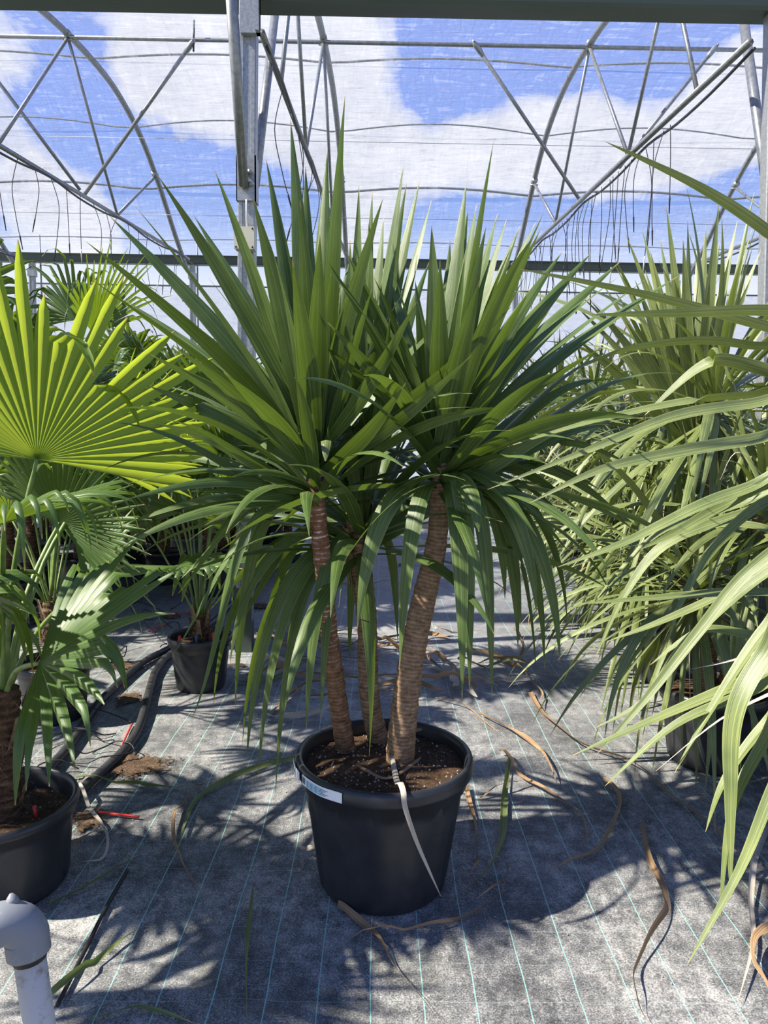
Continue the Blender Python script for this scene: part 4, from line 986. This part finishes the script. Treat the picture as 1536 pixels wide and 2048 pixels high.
# near leaves traced from the big cordyline: (polyline px, start depth, end depth, width)
NL = [([(1640, 560), (1536, 465), (1400, 375), (1210, 283)], 1.75, 1.70, .034), ([(1650, 690), (1536, 655), (1300, 592), (1035, 537)], 1.8, 1.75, .034), ([(1650, 640), (1536, 622), (1350, 627), (1178, 630)], 1.7, 1.6, .034),
      ([(1640, 720), (1500, 692), (1390, 682), (1250, 700), (1160, 736)], 2.1, 2.2, .038), ([(1650, 800), (1480, 728), (1400, 735), (1290, 830)], 2.0, 2.1, .055), ([(1650, 810), (1446, 795), (1217, 835), (1015, 893)], 2.0, 2.0, .036),
      ([(1650, 795), (1500, 808), (1350, 832), (1190, 895), (975, 979)], 1.9, 1.85, .036), ([(1650, 860), (1500, 880), (1350, 905), (1200, 940), (1059, 1006)], 1.85, 1.8, .040), ([(1640, 920), (1500, 975), (1400, 1012), (1250, 1085), (1116, 1134)], 1.8, 1.7, .042),
      ([(1640, 930), (1450, 1010), (1360, 1060), (1280, 1099)], 1.8, 1.75, .034), ([(1640, 1200), (1500, 1185), (1330, 1195), (1160, 1208)], 1.8, 1.75, .040), ([(1640, 960), (1480, 1010), (1330, 1060), (1250, 1130), (1183, 1212)], 2.0, 2.1, .030),
      ([(1640, 990), (1480, 1030), (1330, 1090), (1250, 1190), (1192, 1312)], 1.8, 1.8, .036), ([(1640, 1060), (1480, 1170), (1330, 1240), (1217, 1282)], 1.85, 1.85, .034), ([(1640, 1090), (1500, 1170), (1370, 1290), (1290, 1400), (1194, 1454)], 1.75, 1.75, .034),
      ([(1640, 1050), (1500, 1140), (1400, 1260), (1290, 1400), (1194, 1508)], 1.7, 1.7, .034), ([(1640, 1310), (1500, 1360), (1330, 1430), (1145, 1511)], 1.7, 1.65, .040), ([(1640, 1320), (1500, 1385), (1350, 1450), (1210, 1572)], 1.65, 1.6, .034),
      ([(1640, 1150), (1536, 1250), (1440, 1390), (1349, 1546)], 1.65, 1.6, .036), ([(1640, 1180), (1530, 1310), (1470, 1430), (1462, 1600), (1461, 1785)], 1.55, 1.45, .052), ([(1640, 1280), (1536, 1470), (1465, 1620), (1440, 1835)], 1.55, 1.45, .036),
      ([(1640, 1350), (1530, 1450), (1450, 1560), (1411, 1664)], 1.6, 1.55, .034), ([(1640, 1400), (1555, 1560), (1480, 1740), (1374, 1930)], 1.5, 1.42, .034), ([(1640, 1290), (1500, 1270), (1400, 1262), (1300, 1330)], 1.8, 1.8, .034), ([(1640, 1120), (1536, 1060), (1440, 1050), (1340, 1075)], 1.9, 2.0, .036), ([(1640, 1000), (1540, 1000), (1430, 1090), (1380, 1180)], 1.8, 1.75, .036), ([(1620, 430), (1520, 330), (1515, 560), (1520, 700)][::-1], 2.3, 2.3, .04)]
NL = NL[:-1]
for pts, y0, y1, wd in NL:
    P3 = [P(px, py, y0+(y1-y0)*i/(len(pts)-1)) - hB.location for i, (px, py) in enumerate(pts)]
    root_pt = Vector((-.05, .05, 1.2)) if pts[0][1] < 1100 else Vector((.1, -.12, .85))
    st_ = root_pt.lerp(P3[0], .35)
    path = catmull([st_] + P3, 7)
    kk = TR.uniform(.35, .8); cam_l = CAM - Vector(hB.location); az_s = Vector((.15, 1, 0)).normalized()
    def side(v, t, path=path, kk=kk, az_s=az_s, cam_l=cam_l):
        view = (cam_l - path[min(len(path)-1, int(v*(len(path)-1)))]).normalized(); s1 = t.cross(view).normalized()
        if s1.dot(az_s) < 0: s1 = -s1
        return az_s*(1-kk) + s1*kk
    mb = MB(); ribbon(mb, path, wd*.80, side, lambda v: sword(v, .7, .5, 1.9), .22, 5); mb.build('leaf', M_CORD2, hB)
for pts, y0, wd in (([(1560, 1380), (1440, 1440), (1312, 1542)], 1.6, .014), ([(1380, 1250), (1385, 1440), (1432, 1590)], 2.3, .014), ([(1560, 1290), (1470, 1320), (1375, 1340)], 1.7, .018), ([(1560, 1000), (1480, 905), (1440, 960)], 2.0, .014)):
    P3 = catmull([P(px, py, y0) - hB.location for px, py in pts], 6); mb = MB()
    ribbon(mb, P3, wd, lambda v, t: Vector((.2, 1, .2)), lambda v: max(.1, 1-v), .3, 3); mb.build('dead_leaf', M_PALEDRY, hB)

# ------------------------------------------------------------------ litter, hoses, stakes, standpipe
HM = {}
def reg(pts, cell=.012):
    for q in pts:
        k = (round(q.x/cell), round(q.y/cell)); HM[k] = max(HM.get(k, 0), q.z)
def reg_path(path, rad):
    for a_, b_ in zip(path, path[1:]):
        n_ = max(1, int((b_-a_).length/.008)); d_ = (b_-a_); s_ = Vector((-d_.y, d_.x, 0)); s_ = s_.normalized() if s_.length > 1e-6 else Vector((1, 0, 0))
        for i_ in range(n_):
            c_ = a_.lerp(b_, i_/n_)
            m_ = max(1, int(rad/.008))
            reg([c_ + s_*(rad*j_/m_) + Vector((0, 0, math.sqrt(max(0, rad*rad*(1-(j_/m_)**2))))) for j_ in range(-m_, m_+1)])
def top_at(x, y, rad, cell=.012):
    n_ = int(rad/cell)+1; kx, ky = round(x/cell), round(y/cell)
    return max((HM.get((kx+i, ky+j), 0) for i in range(-n_, n_+1) for j in range(-n_, n_+1)), default=0)
def drape(path, rad, gap=.004):
    """lift a path over whatever already lies there, easing up and down along its length"""
    need = [top_at(q.x, q.y, rad) for q in path]; n_ = len(path); ds = [0]
    for i in range(1, n_): ds.append(ds[-1] + (Vector((path[i].x, path[i].y, 0))-Vector((path[i-1].x, path[i-1].y, 0))).length)
    out = []
    for i in range(n_):
        z_ = max((need[j]+gap) - max(0, abs(ds[i]-ds[j])-.02)*.55 if need[j] > .001 else 0 for j in range(n_))
        out.append(max(0, z_))
    return out
def ground_strip(name, pts, wd, mat, label, cat, group=None, prof=None, lift=.012, twist=0.0, seed=0, z0=.007, dense=True):
    rr_ = random.Random(seed+len(pts)*7+int(pts[0][0]))
    g = [G(px, py) for px, py in pts]; path = catmull(g, 6); n = len(path); o0 = path[n//2].copy(); o0.z = 0
    ph = rr_.uniform(0, 6)
    if dense: path = [q for a_, b_ in zip(path, path[1:]) for q in (a_, a_.lerp(b_, .5))] + [path[-1]]; n = len(path)
    tw = twist or rr_.uniform(.4, 1.5)
    lf = drape(path, wd*.5)
    for i, p in enumerate(path): p.z = max(max(hgt(p.x, p.y), 0) + z0, lf[i]) + wd*(.18+.32*abs(math.sin(tw*math.sin(i/(n-1)*4+ph)))) + lift*(.5+.5*math.sin(ph+i*.55*(.5 if dense else 1)))*(math.sin(PI*i/(n-1))**.5)
    def side(v, t):
        s = t.cross(Vector((0, 0, 1))); return Matrix.Rotation(tw*math.sin(v*4+ph), 3, t) @ s
    mb = MB(); ribbon(mb, [p-o0 for p in path], wd, side, prof or (lambda v: sword(1-v if rr_ is None else v, .8, .3, 1.5)), rr_.uniform(.25, .6), 5)
    for i in range(0, len(mb.v)-5, 5):
        for u_ in range(4):
            for w_ in range(4): reg([o0 + (mb.v[i+u_].lerp(mb.v[i+u_+1], w_/3)).lerp(mb.v[i+5+u_].lerp(mb.v[i+6+u_], w_/3), h_/2) for h_ in range(3)])
    o = mb.build(name, mat); o.location = o0
    return tag(o, label, cat, group)
GL = 'fallen leaves on the fabric'
LIT = [
 ([(1284, 1655), (1300, 1730), (1325, 1790), (1330, 1830), (1290, 1900), (1265, 1960), (1275, 2020), (1300, 2060)], .021, M_DRY, 'long orange-brown dry leaf in an S curve on the fabric'),
 ([(676, 1818), (725, 1855), (760, 1900), (800, 1960), (880, 2060)], .019, M_DRY, 'straight brown dry leaf running out from under the big pot front'),
 ([(1010, 1790), (930, 1840), (830, 1870), (685, 1896)], .010, M_DRY, 'thin dark dry leaf crossing in front of the big pot'),
 ([(505, 1785), (498, 1850), (494, 1930), (494, 2060)], .013, M_CUT, 'straight olive leaf lying along the grid before the big pot'),
 ([(95, 2015), (160, 1960), (225, 1905), (288, 1860)], .017, M_CUT, 'straight green cut leaf lying behind the standpipe'),
 ([(100, 1815), (180, 1780), (240, 1745), (278, 1715)], .015, M_CUT, 'dull green cut leaf in the shadow of the wide pot'),
 ([(155, 1580), (250, 1580), (330, 1583), (390, 1577)], .020, M_CUT, 'pale green cut leaf with a withered end beside the soil spill'),
 ([(600, 1520), (500, 1550), (400, 1600), (370, 1660), (352, 1722)], .022, M_CUT, 'long folded green leaf reaching the big pot from the fabric'),
 ([(408, 1575), (375, 1610), (350, 1640), (348, 1690), (358, 1730), (400, 1790), (425, 1815)], .013, M_DRY, 'thin twisted dry leaf tangled with the folded green leaf'),
 ([(155, 1590), (190, 1640), (215, 1690), (200, 1730), (155, 1735)], .013, M_PALEDRY, 'pale hooked dry leaf beside the wide pot'),
 ([(135, 1705), (175, 1690), (222, 1680)], .010, M_DRY, 'short grey-brown dry leaf crossing the pale hooked one'),
 ([(180, 2052), (260, 2030), (320, 2032), (390, 2060)], .014, M_CUT, 'yellowed leaf arching along the fabric near the standpipe foot'),
 ([(1018, 1520), (1008, 1600), (1005, 1680), (985, 1740), (935, 1790), (880, 1828)], .024, M_CUT, 'wide olive withered leaf beside the big pot with a frayed brown end'),
 ([(932, 1580), (945, 1640), (952, 1700), (955, 1750), (935, 1780)], .019, M_DRY, 'brown dry leaf standing along the shaded side of the big pot'),
 ([(1012, 1735), (1015, 1760), (985, 1800), (950, 1815)], .010, M_DRY, 'thin curled dry leaf hooked around the olive withered leaf'),
 ([(1000, 1510), (1040, 1555), (1090, 1590), (1130, 1610), (1165, 1650), (1172, 1685), (1155, 1700)], .015, M_DRY, 'brown leaf with a fan-shaped torn base right of the big pot'),
 ([(960, 1600), (1030, 1580), (1085, 1558)], .009, M_DRY, 'thin straight dry leaf crossing the brown torn one'),
 ([(1205, 1565), (1238, 1595), (1235, 1640), (1200, 1700), (1150, 1730), (1095, 1748)], .017, M_DRY, 'dark grey sickle-shaped dry leaf on the fabric'),
 ([(1060, 1390), (1090, 1440), (1150, 1490), (1250, 1530), (1330, 1590), (1420, 1660), (1500, 1740)], .020, M_DRY, 'very long dry leaf along the foot of the hedge'),
 ([(960, 1435), (1040, 1480), (1085, 1510), (1115, 1580)], .014, M_DRY, 'tan dry leaf bending down towards the torn brown leaf'),
 ([(1536, 1660), (1510, 1720), (1500, 1800), (1505, 1900), (1475, 2015)], .020, M_PALEDRY, 'pale dry leaf bundle at the foot of the big sweeping cordyline'),
 ([(1545, 1870), (1510, 1910), (1510, 1960), (1540, 2010)], .024, M_DRY, 'broad dark brown curled leaf under the sweeping cordyline'),
 ([(1030, 1260), (1045, 1300), (1040, 1330), (1065, 1375), (1085, 1395), (1070, 1430)], .016, M_DRY, 'curled dark leaf lying where the hedge foot begins'),
 ([(540, 1435), (600, 1385), (660, 1370), (700, 1360)], .018, M_DRY, 'dark dry leaf behind the big pot with a folded tan end'),
 ([(535, 1440), (570, 1445), (640, 1430), (690, 1415)], .020, M_PALEDRY, 'tan dry leaf folded in a V behind the big pot'),
 ([(830, 1310), (900, 1360), (960, 1385)], .030, M_DRY, 'broad tan dry leaf in the heap behind the stems'),
 ([(850, 1330), (900, 1345), (955, 1380)], .022, M_DRY, 'brown dry leaf lying under the broad tan one in the heap'),
 ([(925, 1300), (980, 1320), (1030, 1350), (1058, 1360)], .030, M_DRY, 'rusty brown dry leaf in the heap right of the thick stem'),
 ([(940, 1330), (1000, 1345), (1055, 1358)], .014, M_CUT, 'yellow-green withered leaf in the heap right of the thick stem'),
 ([(900, 1280), (860, 1275), (820, 1290), (790, 1300)], .020, M_DRY, 'dry leaf with a pale trumpet-shaped base behind the thick stem'),
 ([(680, 1290), (740, 1295), (800, 1300), (870, 1290)], .016, M_DRY, 'thin brown leaf lying across behind the three stems'),
 ([(560, 1330), (620, 1320), (680, 1345), (740, 1345)], .018, M_DRY, 'brown leaf behind the ringed stem lying crosswise'),
 ([(510, 1270), (560, 1300), (620, 1320)], .016, M_DRY, 'slender dry leaf starting at the foot of the galvanised post'),
 ([(470, 1370), (540, 1365), (600, 1335), (650, 1320)], .013, M_CUT, 'thin dark green leaf lying behind the hanging leaf tips'),
 ([(750, 1380), (830, 1370), (880, 1390), (915, 1380)], .018, M_DRY, 'flat brown leaf just behind the rim of the big pot'),
 ([(870, 1400), (900, 1410), (945, 1430), (1000, 1475)], .012, M_DRY, 'thin brown leaf with a flared pale end behind the pot rim'),
 ([(905, 1365), (910, 1385), (905, 1395)], .028, M_PALEDRY, 'small curled pale leaf base in the heap behind the pot'),
 ([(930, 1385), (945, 1395), (955, 1400)], .018, M_PALEDRY, 'tiny pale leaf scrap beside the curled leaf base'),
 ([(970, 1372), (995, 1380)], .020, M_PALEDRY, 'small pale leaf scrap under the hanging leaf tips'),
 ([(600, 1710), (632, 1712)], .026, M_PALEDRY, 'small tan leaf scrap against the lit side of the big pot'),
 ([(560, 1170), (640, 1165), (720, 1175), (800, 1160)], .020, M_DRY, 'brown leaf debris lying in the far aisle'),
]
# spilled soil
def spill(px, py, rx, ry, h, label, seed):
    q = G(px, py); rr_ = random.Random(seed); vs_ = [(0, 0, h)]; fs = []; seg = 28; rings = 7
    for i in range(1, rings+1):
        for k in range(seg):
            a = 2*PI*k/seg; f = 1+.45*mnoise.noise(Vector((math.cos(a)*1.6+seed, math.sin(a)*1.6, 0)))
            rr = i/rings*f; x = rx*rr*math.cos(a); y = ry*rr*math.sin(a)
            vs_.append((x, y, max(-.003, h*(1-(i/rings)**1.2) + (h*.7*mnoise.noise(Vector((x*25+seed, y*25, 0)))+.004)*(1 if i < rings else 0))) if i < rings else (x, y, -.008))
    for k in range(seg): fs.append((0, 1+k, 1+(k+1) % seg))
    for i in range(rings-1):
        for k in range(seg): fs.append((1+i*seg+k, 1+(i+1)*seg+k, 1+(i+1)*seg+(k+1) % seg, 1+i*seg+(k+1) % seg))
    uvs = [(0, 0)] + [(0, i/rings) for i in range(1, rings+1) for k in range(seg)]; o = mesh_obj('spilled_soil', vs_, fs, M_SPILL, uvs=uvs); o.location = (q.x, q.y, hgt(q.x, q.y)+.003); tag(o, label, 'soil', 'spilled soil')
    for ring_ in range(1, rings):
        for k in range(seg):
            a_ = Vector(vs_[1+(ring_-1)*seg+k]); b_ = Vector(vs_[1+ring_*seg+k]); c_ = Vector(vs_[1+(ring_-1)*seg+(k+1) % seg])
            for w_ in range(4): reg([Vector((q.x, q.y, hgt(q.x, q.y)+.003)) + a_.lerp(b_, w_/4), Vector((q.x, q.y, hgt(q.x, q.y)+.003)) + a_.lerp(c_, w_/4)])
spill(270, 1535, .27, .19, .016, 'brown patch of spilled soil beside the looping black hose', 1)
spill(240, 1335, .22, .15, .012, 'dry patch of spilled soil between the two black hoses', 2)
spill(255, 1400, .12, .20, .010, 'thin trail of spilled soil along the inner hose', 6)
spill(340, 1235, .16, .10, .012, 'small heap of spilled soil beyond the palm with red stakes', 3)
spill(520, 1215, .20, .16, .012, 'small soil patch behind the galvanised post', 4)
spill(620, 1160, .55, .16, .014, 'long reddish soil strip across the far aisle', 5)
spill(478, 1333, .07, .05, .008, 'pale crumbly grit at the foot of the galvanised post', 7)
spill(175, 1640, .10, .14, .006, 'scattered soil crumbs beside the wide pot', 8)
# hoses
HOSE_P = []
def hose(pts, r, label, mat=M_HOSE, name='irrigation_hose', group='black hoses', z=None):
    path = catmull([G(px, py, r+.006) for px, py in pts], 8); HOSE_P.append((path, r)); reg_path(path, r); o0 = path[0].copy(); mb = MB(); mb.tube([p-o0 for p in path], r, 10); o = mb.build(name, mat); o.location = o0; tag(o, label, 'hose', group)
hose([(60, 1590), (101, 1534), (140, 1489), (202, 1401), (280, 1329), (339, 1296), (420, 1248), (480, 1192), (560, 1130)], .021, 'thick black hose running straight past the small pots to the post')
hose([(120, 1625), (166, 1577), (241, 1508), (277, 1456), (300, 1375), (313, 1339), (345, 1305), (420, 1262)], .021, 'thick black hose bending around behind the palm with red stakes')
hose([(-60, 1290), (20, 1262), (70, 1242), (130, 1219), (205, 1186), (285, 1168)], .02, 'thick black hose behind the small palms at the wall side')
hose([(115, 2010), (170, 1900), (215, 1810), (255, 1740)], .006, 'thin straight black cable lying along the grid behind the standpipe', M_WIRE, 'ground_cable', None)
# cut palm leaf lying in the aisle
for i, (px, py) in enumerate(((648, 1284), (800, 1125))):
    q = G(px, py); root = empty('fallen_palm_leaf', (q.x, q.y, .02), ['cut yellow-green palm leaf lying behind the ringed stem', 'cut yellow-green palm leaf lying in the far aisle'][i], 'dead leaf', GL)
    for j, l in enumerate(fan_leaflets(12, 1.6, .42, .3, Vector((0, 0, -1)), .05, 70+i)):
        Mx = Matrix.Rotation(1.2+i*2.2, 4, 'Z'); l.v = [Vector((v.x, v.y, max(.0, v.z*.3))) for v in ((Mx @ a) for a in l.v)]; reg([Vector((q.x, q.y, .02)) + v for v in l.v]); l.build('leaflet', M_CUT, root)
for i, (pts, wd, mt, lab) in enumerate(LIT):
    ground_strip('fallen_leaf', pts, wd*(1.15 if pts[0][1] > 1450 else 1.7), mt, lab, 'dead leaf', GL, seed=i, lift=.016 if mt in (M_DRY, M_PALEDRY) else .006)
rl = random.Random(21)
for i in range(22):
    px = rl.uniform(480, 1060); py = rl.uniform(1265, 1405); a = rl.uniform(-.35, .35); ln = rl.uniform(40, 130)
    pts = [(px-ln*math.cos(a), py-ln*.45*math.sin(a)), (px, py+rl.uniform(-6, 6)), (px+ln*math.cos(a), py+ln*.45*math.sin(a))]
    while min((G(*q_)-Vector((-.855, 4.68, 0))).length for q_ in [(pts[0][0]+(pts[2][0]-pts[0][0])*g_/8, pts[0][1]+(pts[2][1]-pts[0][1])*g_/8) for g_ in range(9)]) < .16 or G(*pts[0]).x < -.80: pts = [(a_+25, b_) for a_, b_ in pts]
    ground_strip('fallen_leaf', pts, rl.uniform(.016, .034), rl.choice([M_DRY, M_DRY, M_DRY, M_PALEDRY]), 'dry brown strap leaf in the heap of dead leaves behind the three stems', 'dead leaf', 'dead leaf heap behind the stems', seed=500+i, lift=.03)
# crumbs on the fabric
mb = MB(); rr_ = random.Random(4)
for i in range(700):
    x = rr_.uniform(-1.3, 1.6); y = rr_.uniform(1.75, 5.0); s = rr_.uniform(.0012, .0042)
    if any((x-o_[0])**2+(y-o_[1])**2 < o_[2]**2 for o_ in OBST if o_[3] < .01) or top_at(x, y, .004) > .001: continue
    c_ = Vector((x, y, hgt(x, y)+s*.6))
    mb.add([c_+Vector((s, 0, 0)), c_+Vector((-s*.8, s*.5, 0)), c_+Vector((-s*.5, -s, 0)), c_+Vector((0, 0, s*.8)), c_-Vector((0, 0, s))], [(0, 1, 3), (1, 2, 3), (2, 0, 3), (1, 0, 4), (2, 1, 4), (0, 2, 4)])
o = mb.build('soil_crumbs', M_GRAIN, None, False); tag(o, 'scattered pale soil crumbs and grit on the ground fabric', 'crumbs', kind='stuff')
# loose drip tubing loops
def loop(px, py, rad, hz_, seed, label):
    q = G(px, py); rr_ = random.Random(seed); pts = []; a = rr_.uniform(0, 6)
    for i in range(9):
        t = i/8; pts.append(Vector((math.cos(a+t*5)*rad*(1-.4*t), math.sin(a+t*5)*rad*.5, .006+hz_*math.sin(PI*t)*abs(math.sin(a+t*3)))))
    path = catmull(pts, 10); qv = Vector((q.x, q.y, 0))
    for v in path:
        for (x_, y_, r_, a_, b_, ow_) in OBST:
            if a_ < .01 and v.z < b_:
                d_ = Vector((qv.x+v.x-x_, qv.y+v.y-y_, 0))
                if d_.length < r_+.008: d_ = d_.normalized()*(r_+.008); v.x = x_+d_.x-qv.x; v.y = y_+d_.y-qv.y
    lf = drape([qv+v for v in path], .008, .006)
    for v, z_ in zip(path, lf): v.z = max(v.z, z_)
    mb = MB(); mb.tube(path, .0032, 5); o = mb.build('drip_loop', M_WIRE); o.location = (q.x, q.y, 0); tag(o, label, 'tube', 'loose drip tubing')
for i, (px, py, r_, h_) in enumerate(((200, 1330, .18, .35), (190, 1460, .22, .10), (260, 1300, .25, .30), (330, 1265, .18, .25), (320, 1240, .25, .2), (210, 1520, .16, .05), (150, 1500, .2, .08), (450, 1170, .2, .2), (130, 1560, .14, .06), (390, 1220, .2, .2))):
    loop(px, py, r_, h_, i, 'thin black drip tubing looping loosely around the black hoses')
# red and blue stakes
def stake(a, b, mat, label, r=.005):
    pipe('label_stake', a, b, r, label, 'stake', 'coloured stakes', mat, 6)
q = G(340, 1290, .27)
def pot_stake(px, py, h_): b_ = G(px, py, .245); return b_ - Vector((0, 0, .02)), b_ + Vector((-.004, 0, h_))
stake(*pot_stake(361, 1299, .075), M_RED, 'red stake upright in the pot beside the galvanised post, slim', .008)
stake(*pot_stake(428, 1292, .075), M_RED, 'red stake with thick head in the pot beside the galvanised post', .010)
stake(*pot_stake(394, 1296, .07), M_BLUE, 'small blue stake in the pot with the red stakes', .006)
stake(P(73, 1637, 2.22), P(68, 1612, 2.22), M_RED, 'short red stake stuck in the soil of the wide pot', .006)
for a, b, lab in (((198, 1624), (278, 1634), 'red plastic stake lying flat near the wide pot'), ((243, 1492), (264, 1448), 'red plastic stake leaning on the bend of the hose'), ((297, 1263), (340, 1245), 'red stake lying beyond the black hoses'), ((335, 1232), (400, 1222), 'long red stake lying beside the soil heap'), ((50, 1269), (70, 1270), 'red stake lying behind the small palms')):
    A = G(*a, .012); B = G(*b, .012); stake(A, B, M_RED, lab, .005)
# standpipe
sp0 = P(62, 1850, 1.14); bx_ = Vector((-.495, 1.10, 0)); topz = P(55, 1900, 1.14).z
root = empty('water_standpipe', bx_, 'limescale-stained standpipe with grey plastic elbow on top', 'water pipe')
tp = P(58, 1905, 1.14) - bx_; bt = Vector((0, 0, 0)); dirp = (tp - bt).normalized()
mb = MB(); mb.tube([bt, bt.lerp(tp, .5), tp], .0250, 20); mb.build('riser', M_PVCW, root)
j0 = tp - dirp*.01
mb = MB(); mb.tube([tp-dirp*.012, tp-dirp*.004, tp+dirp*.004], [.0262, .0275, .026], 20); mb.build('seal', M_WIRE, root)
el = [tp, tp+dirp*.018, tp+dirp*.034, tp+dirp*.052+Vector((-.008, -.006, 0)), tp+dirp*.064+Vector((-.026, -.018, -.002)), tp+dirp*.066+Vector((-.05, -.035, -.010)), tp+dirp*.066+Vector((-.066, -.046, -.014))]
mb = MB(); mb.tube(catmull(el, 4), .0345, 24); mb.build('elbow', M_PVCG, root)
mb = MB(); e0 = el[-1]; dd = (el[-1]-el[-2]).normalized(); mb.tube([e0-dd*.004, e0+dd*.004], .0365, 24); mb.build('elbow_lip', M_PVCG, root)
mb = MB(); mb.tube([e0-dd*.01, e0+dd*.25+Vector((0, 0, -.02)), e0+dd*.6+Vector((0, 0, -.05))], .0285, 20); mb.build('branch_pipe', M_PVCW, root)
mb = MB(); nb_ = tp+dirp*.097+Vector((-.012, -.006, 0)); mb.tube([nb_-dirp*.008, nb_, nb_+dirp*.008], [.012, .009, .003], 8); mb.build('moulding_nub', M_PVCG, root)
mb = MB(); mb.tube([e0-dd*.004+Vector((.02, -.034, -.022)), e0+dd*.004+Vector((.03, -.040, -.036)), e0+Vector((.042, -.040, -.047))], [.003, .006, .004], 6); mb.build('thread_tape', M_WHITE, root)
# sack heap in the far aisle
q = G(845, 1045); mb = MB(); vs_ = []; fs = []; seg = 24
for i in range(9):
    ph_ = PI/2*i/8
    for k in range(seg):
        a = 2*PI*k/seg; f = 1+.12*mnoise.noise(Vector((math.cos(a)*2, math.sin(a)*2, i*.4))); vs_.append((.9*math.cos(a)*math.cos(ph_)*f, .5*math.sin(a)*math.cos(ph_)*f, .62*math.sin(ph_)*f))
for i in range(8):
    for k in range(seg): fs.append((i*seg+k, i*seg+(k+1) % seg, (i+1)*seg+(k+1) % seg, (i+1)*seg+k))
fs.append(tuple(range(seg-1, -1, -1)))
M_SACK = noisy('grey_sheeting', [(0.3, (0.22, 0.21, 0.20)), (0.7, (0.40, 0.38, 0.36))], 4, 0.6, bmp=.5, bdist=.05)
o = mesh_obj('covered_heap', vs_, fs, M_SACK); o.location = (q.x, q.y-.2, -.01); tag(o, 'low heap under grey plastic sheeting at the end of the aisle', 'heap')
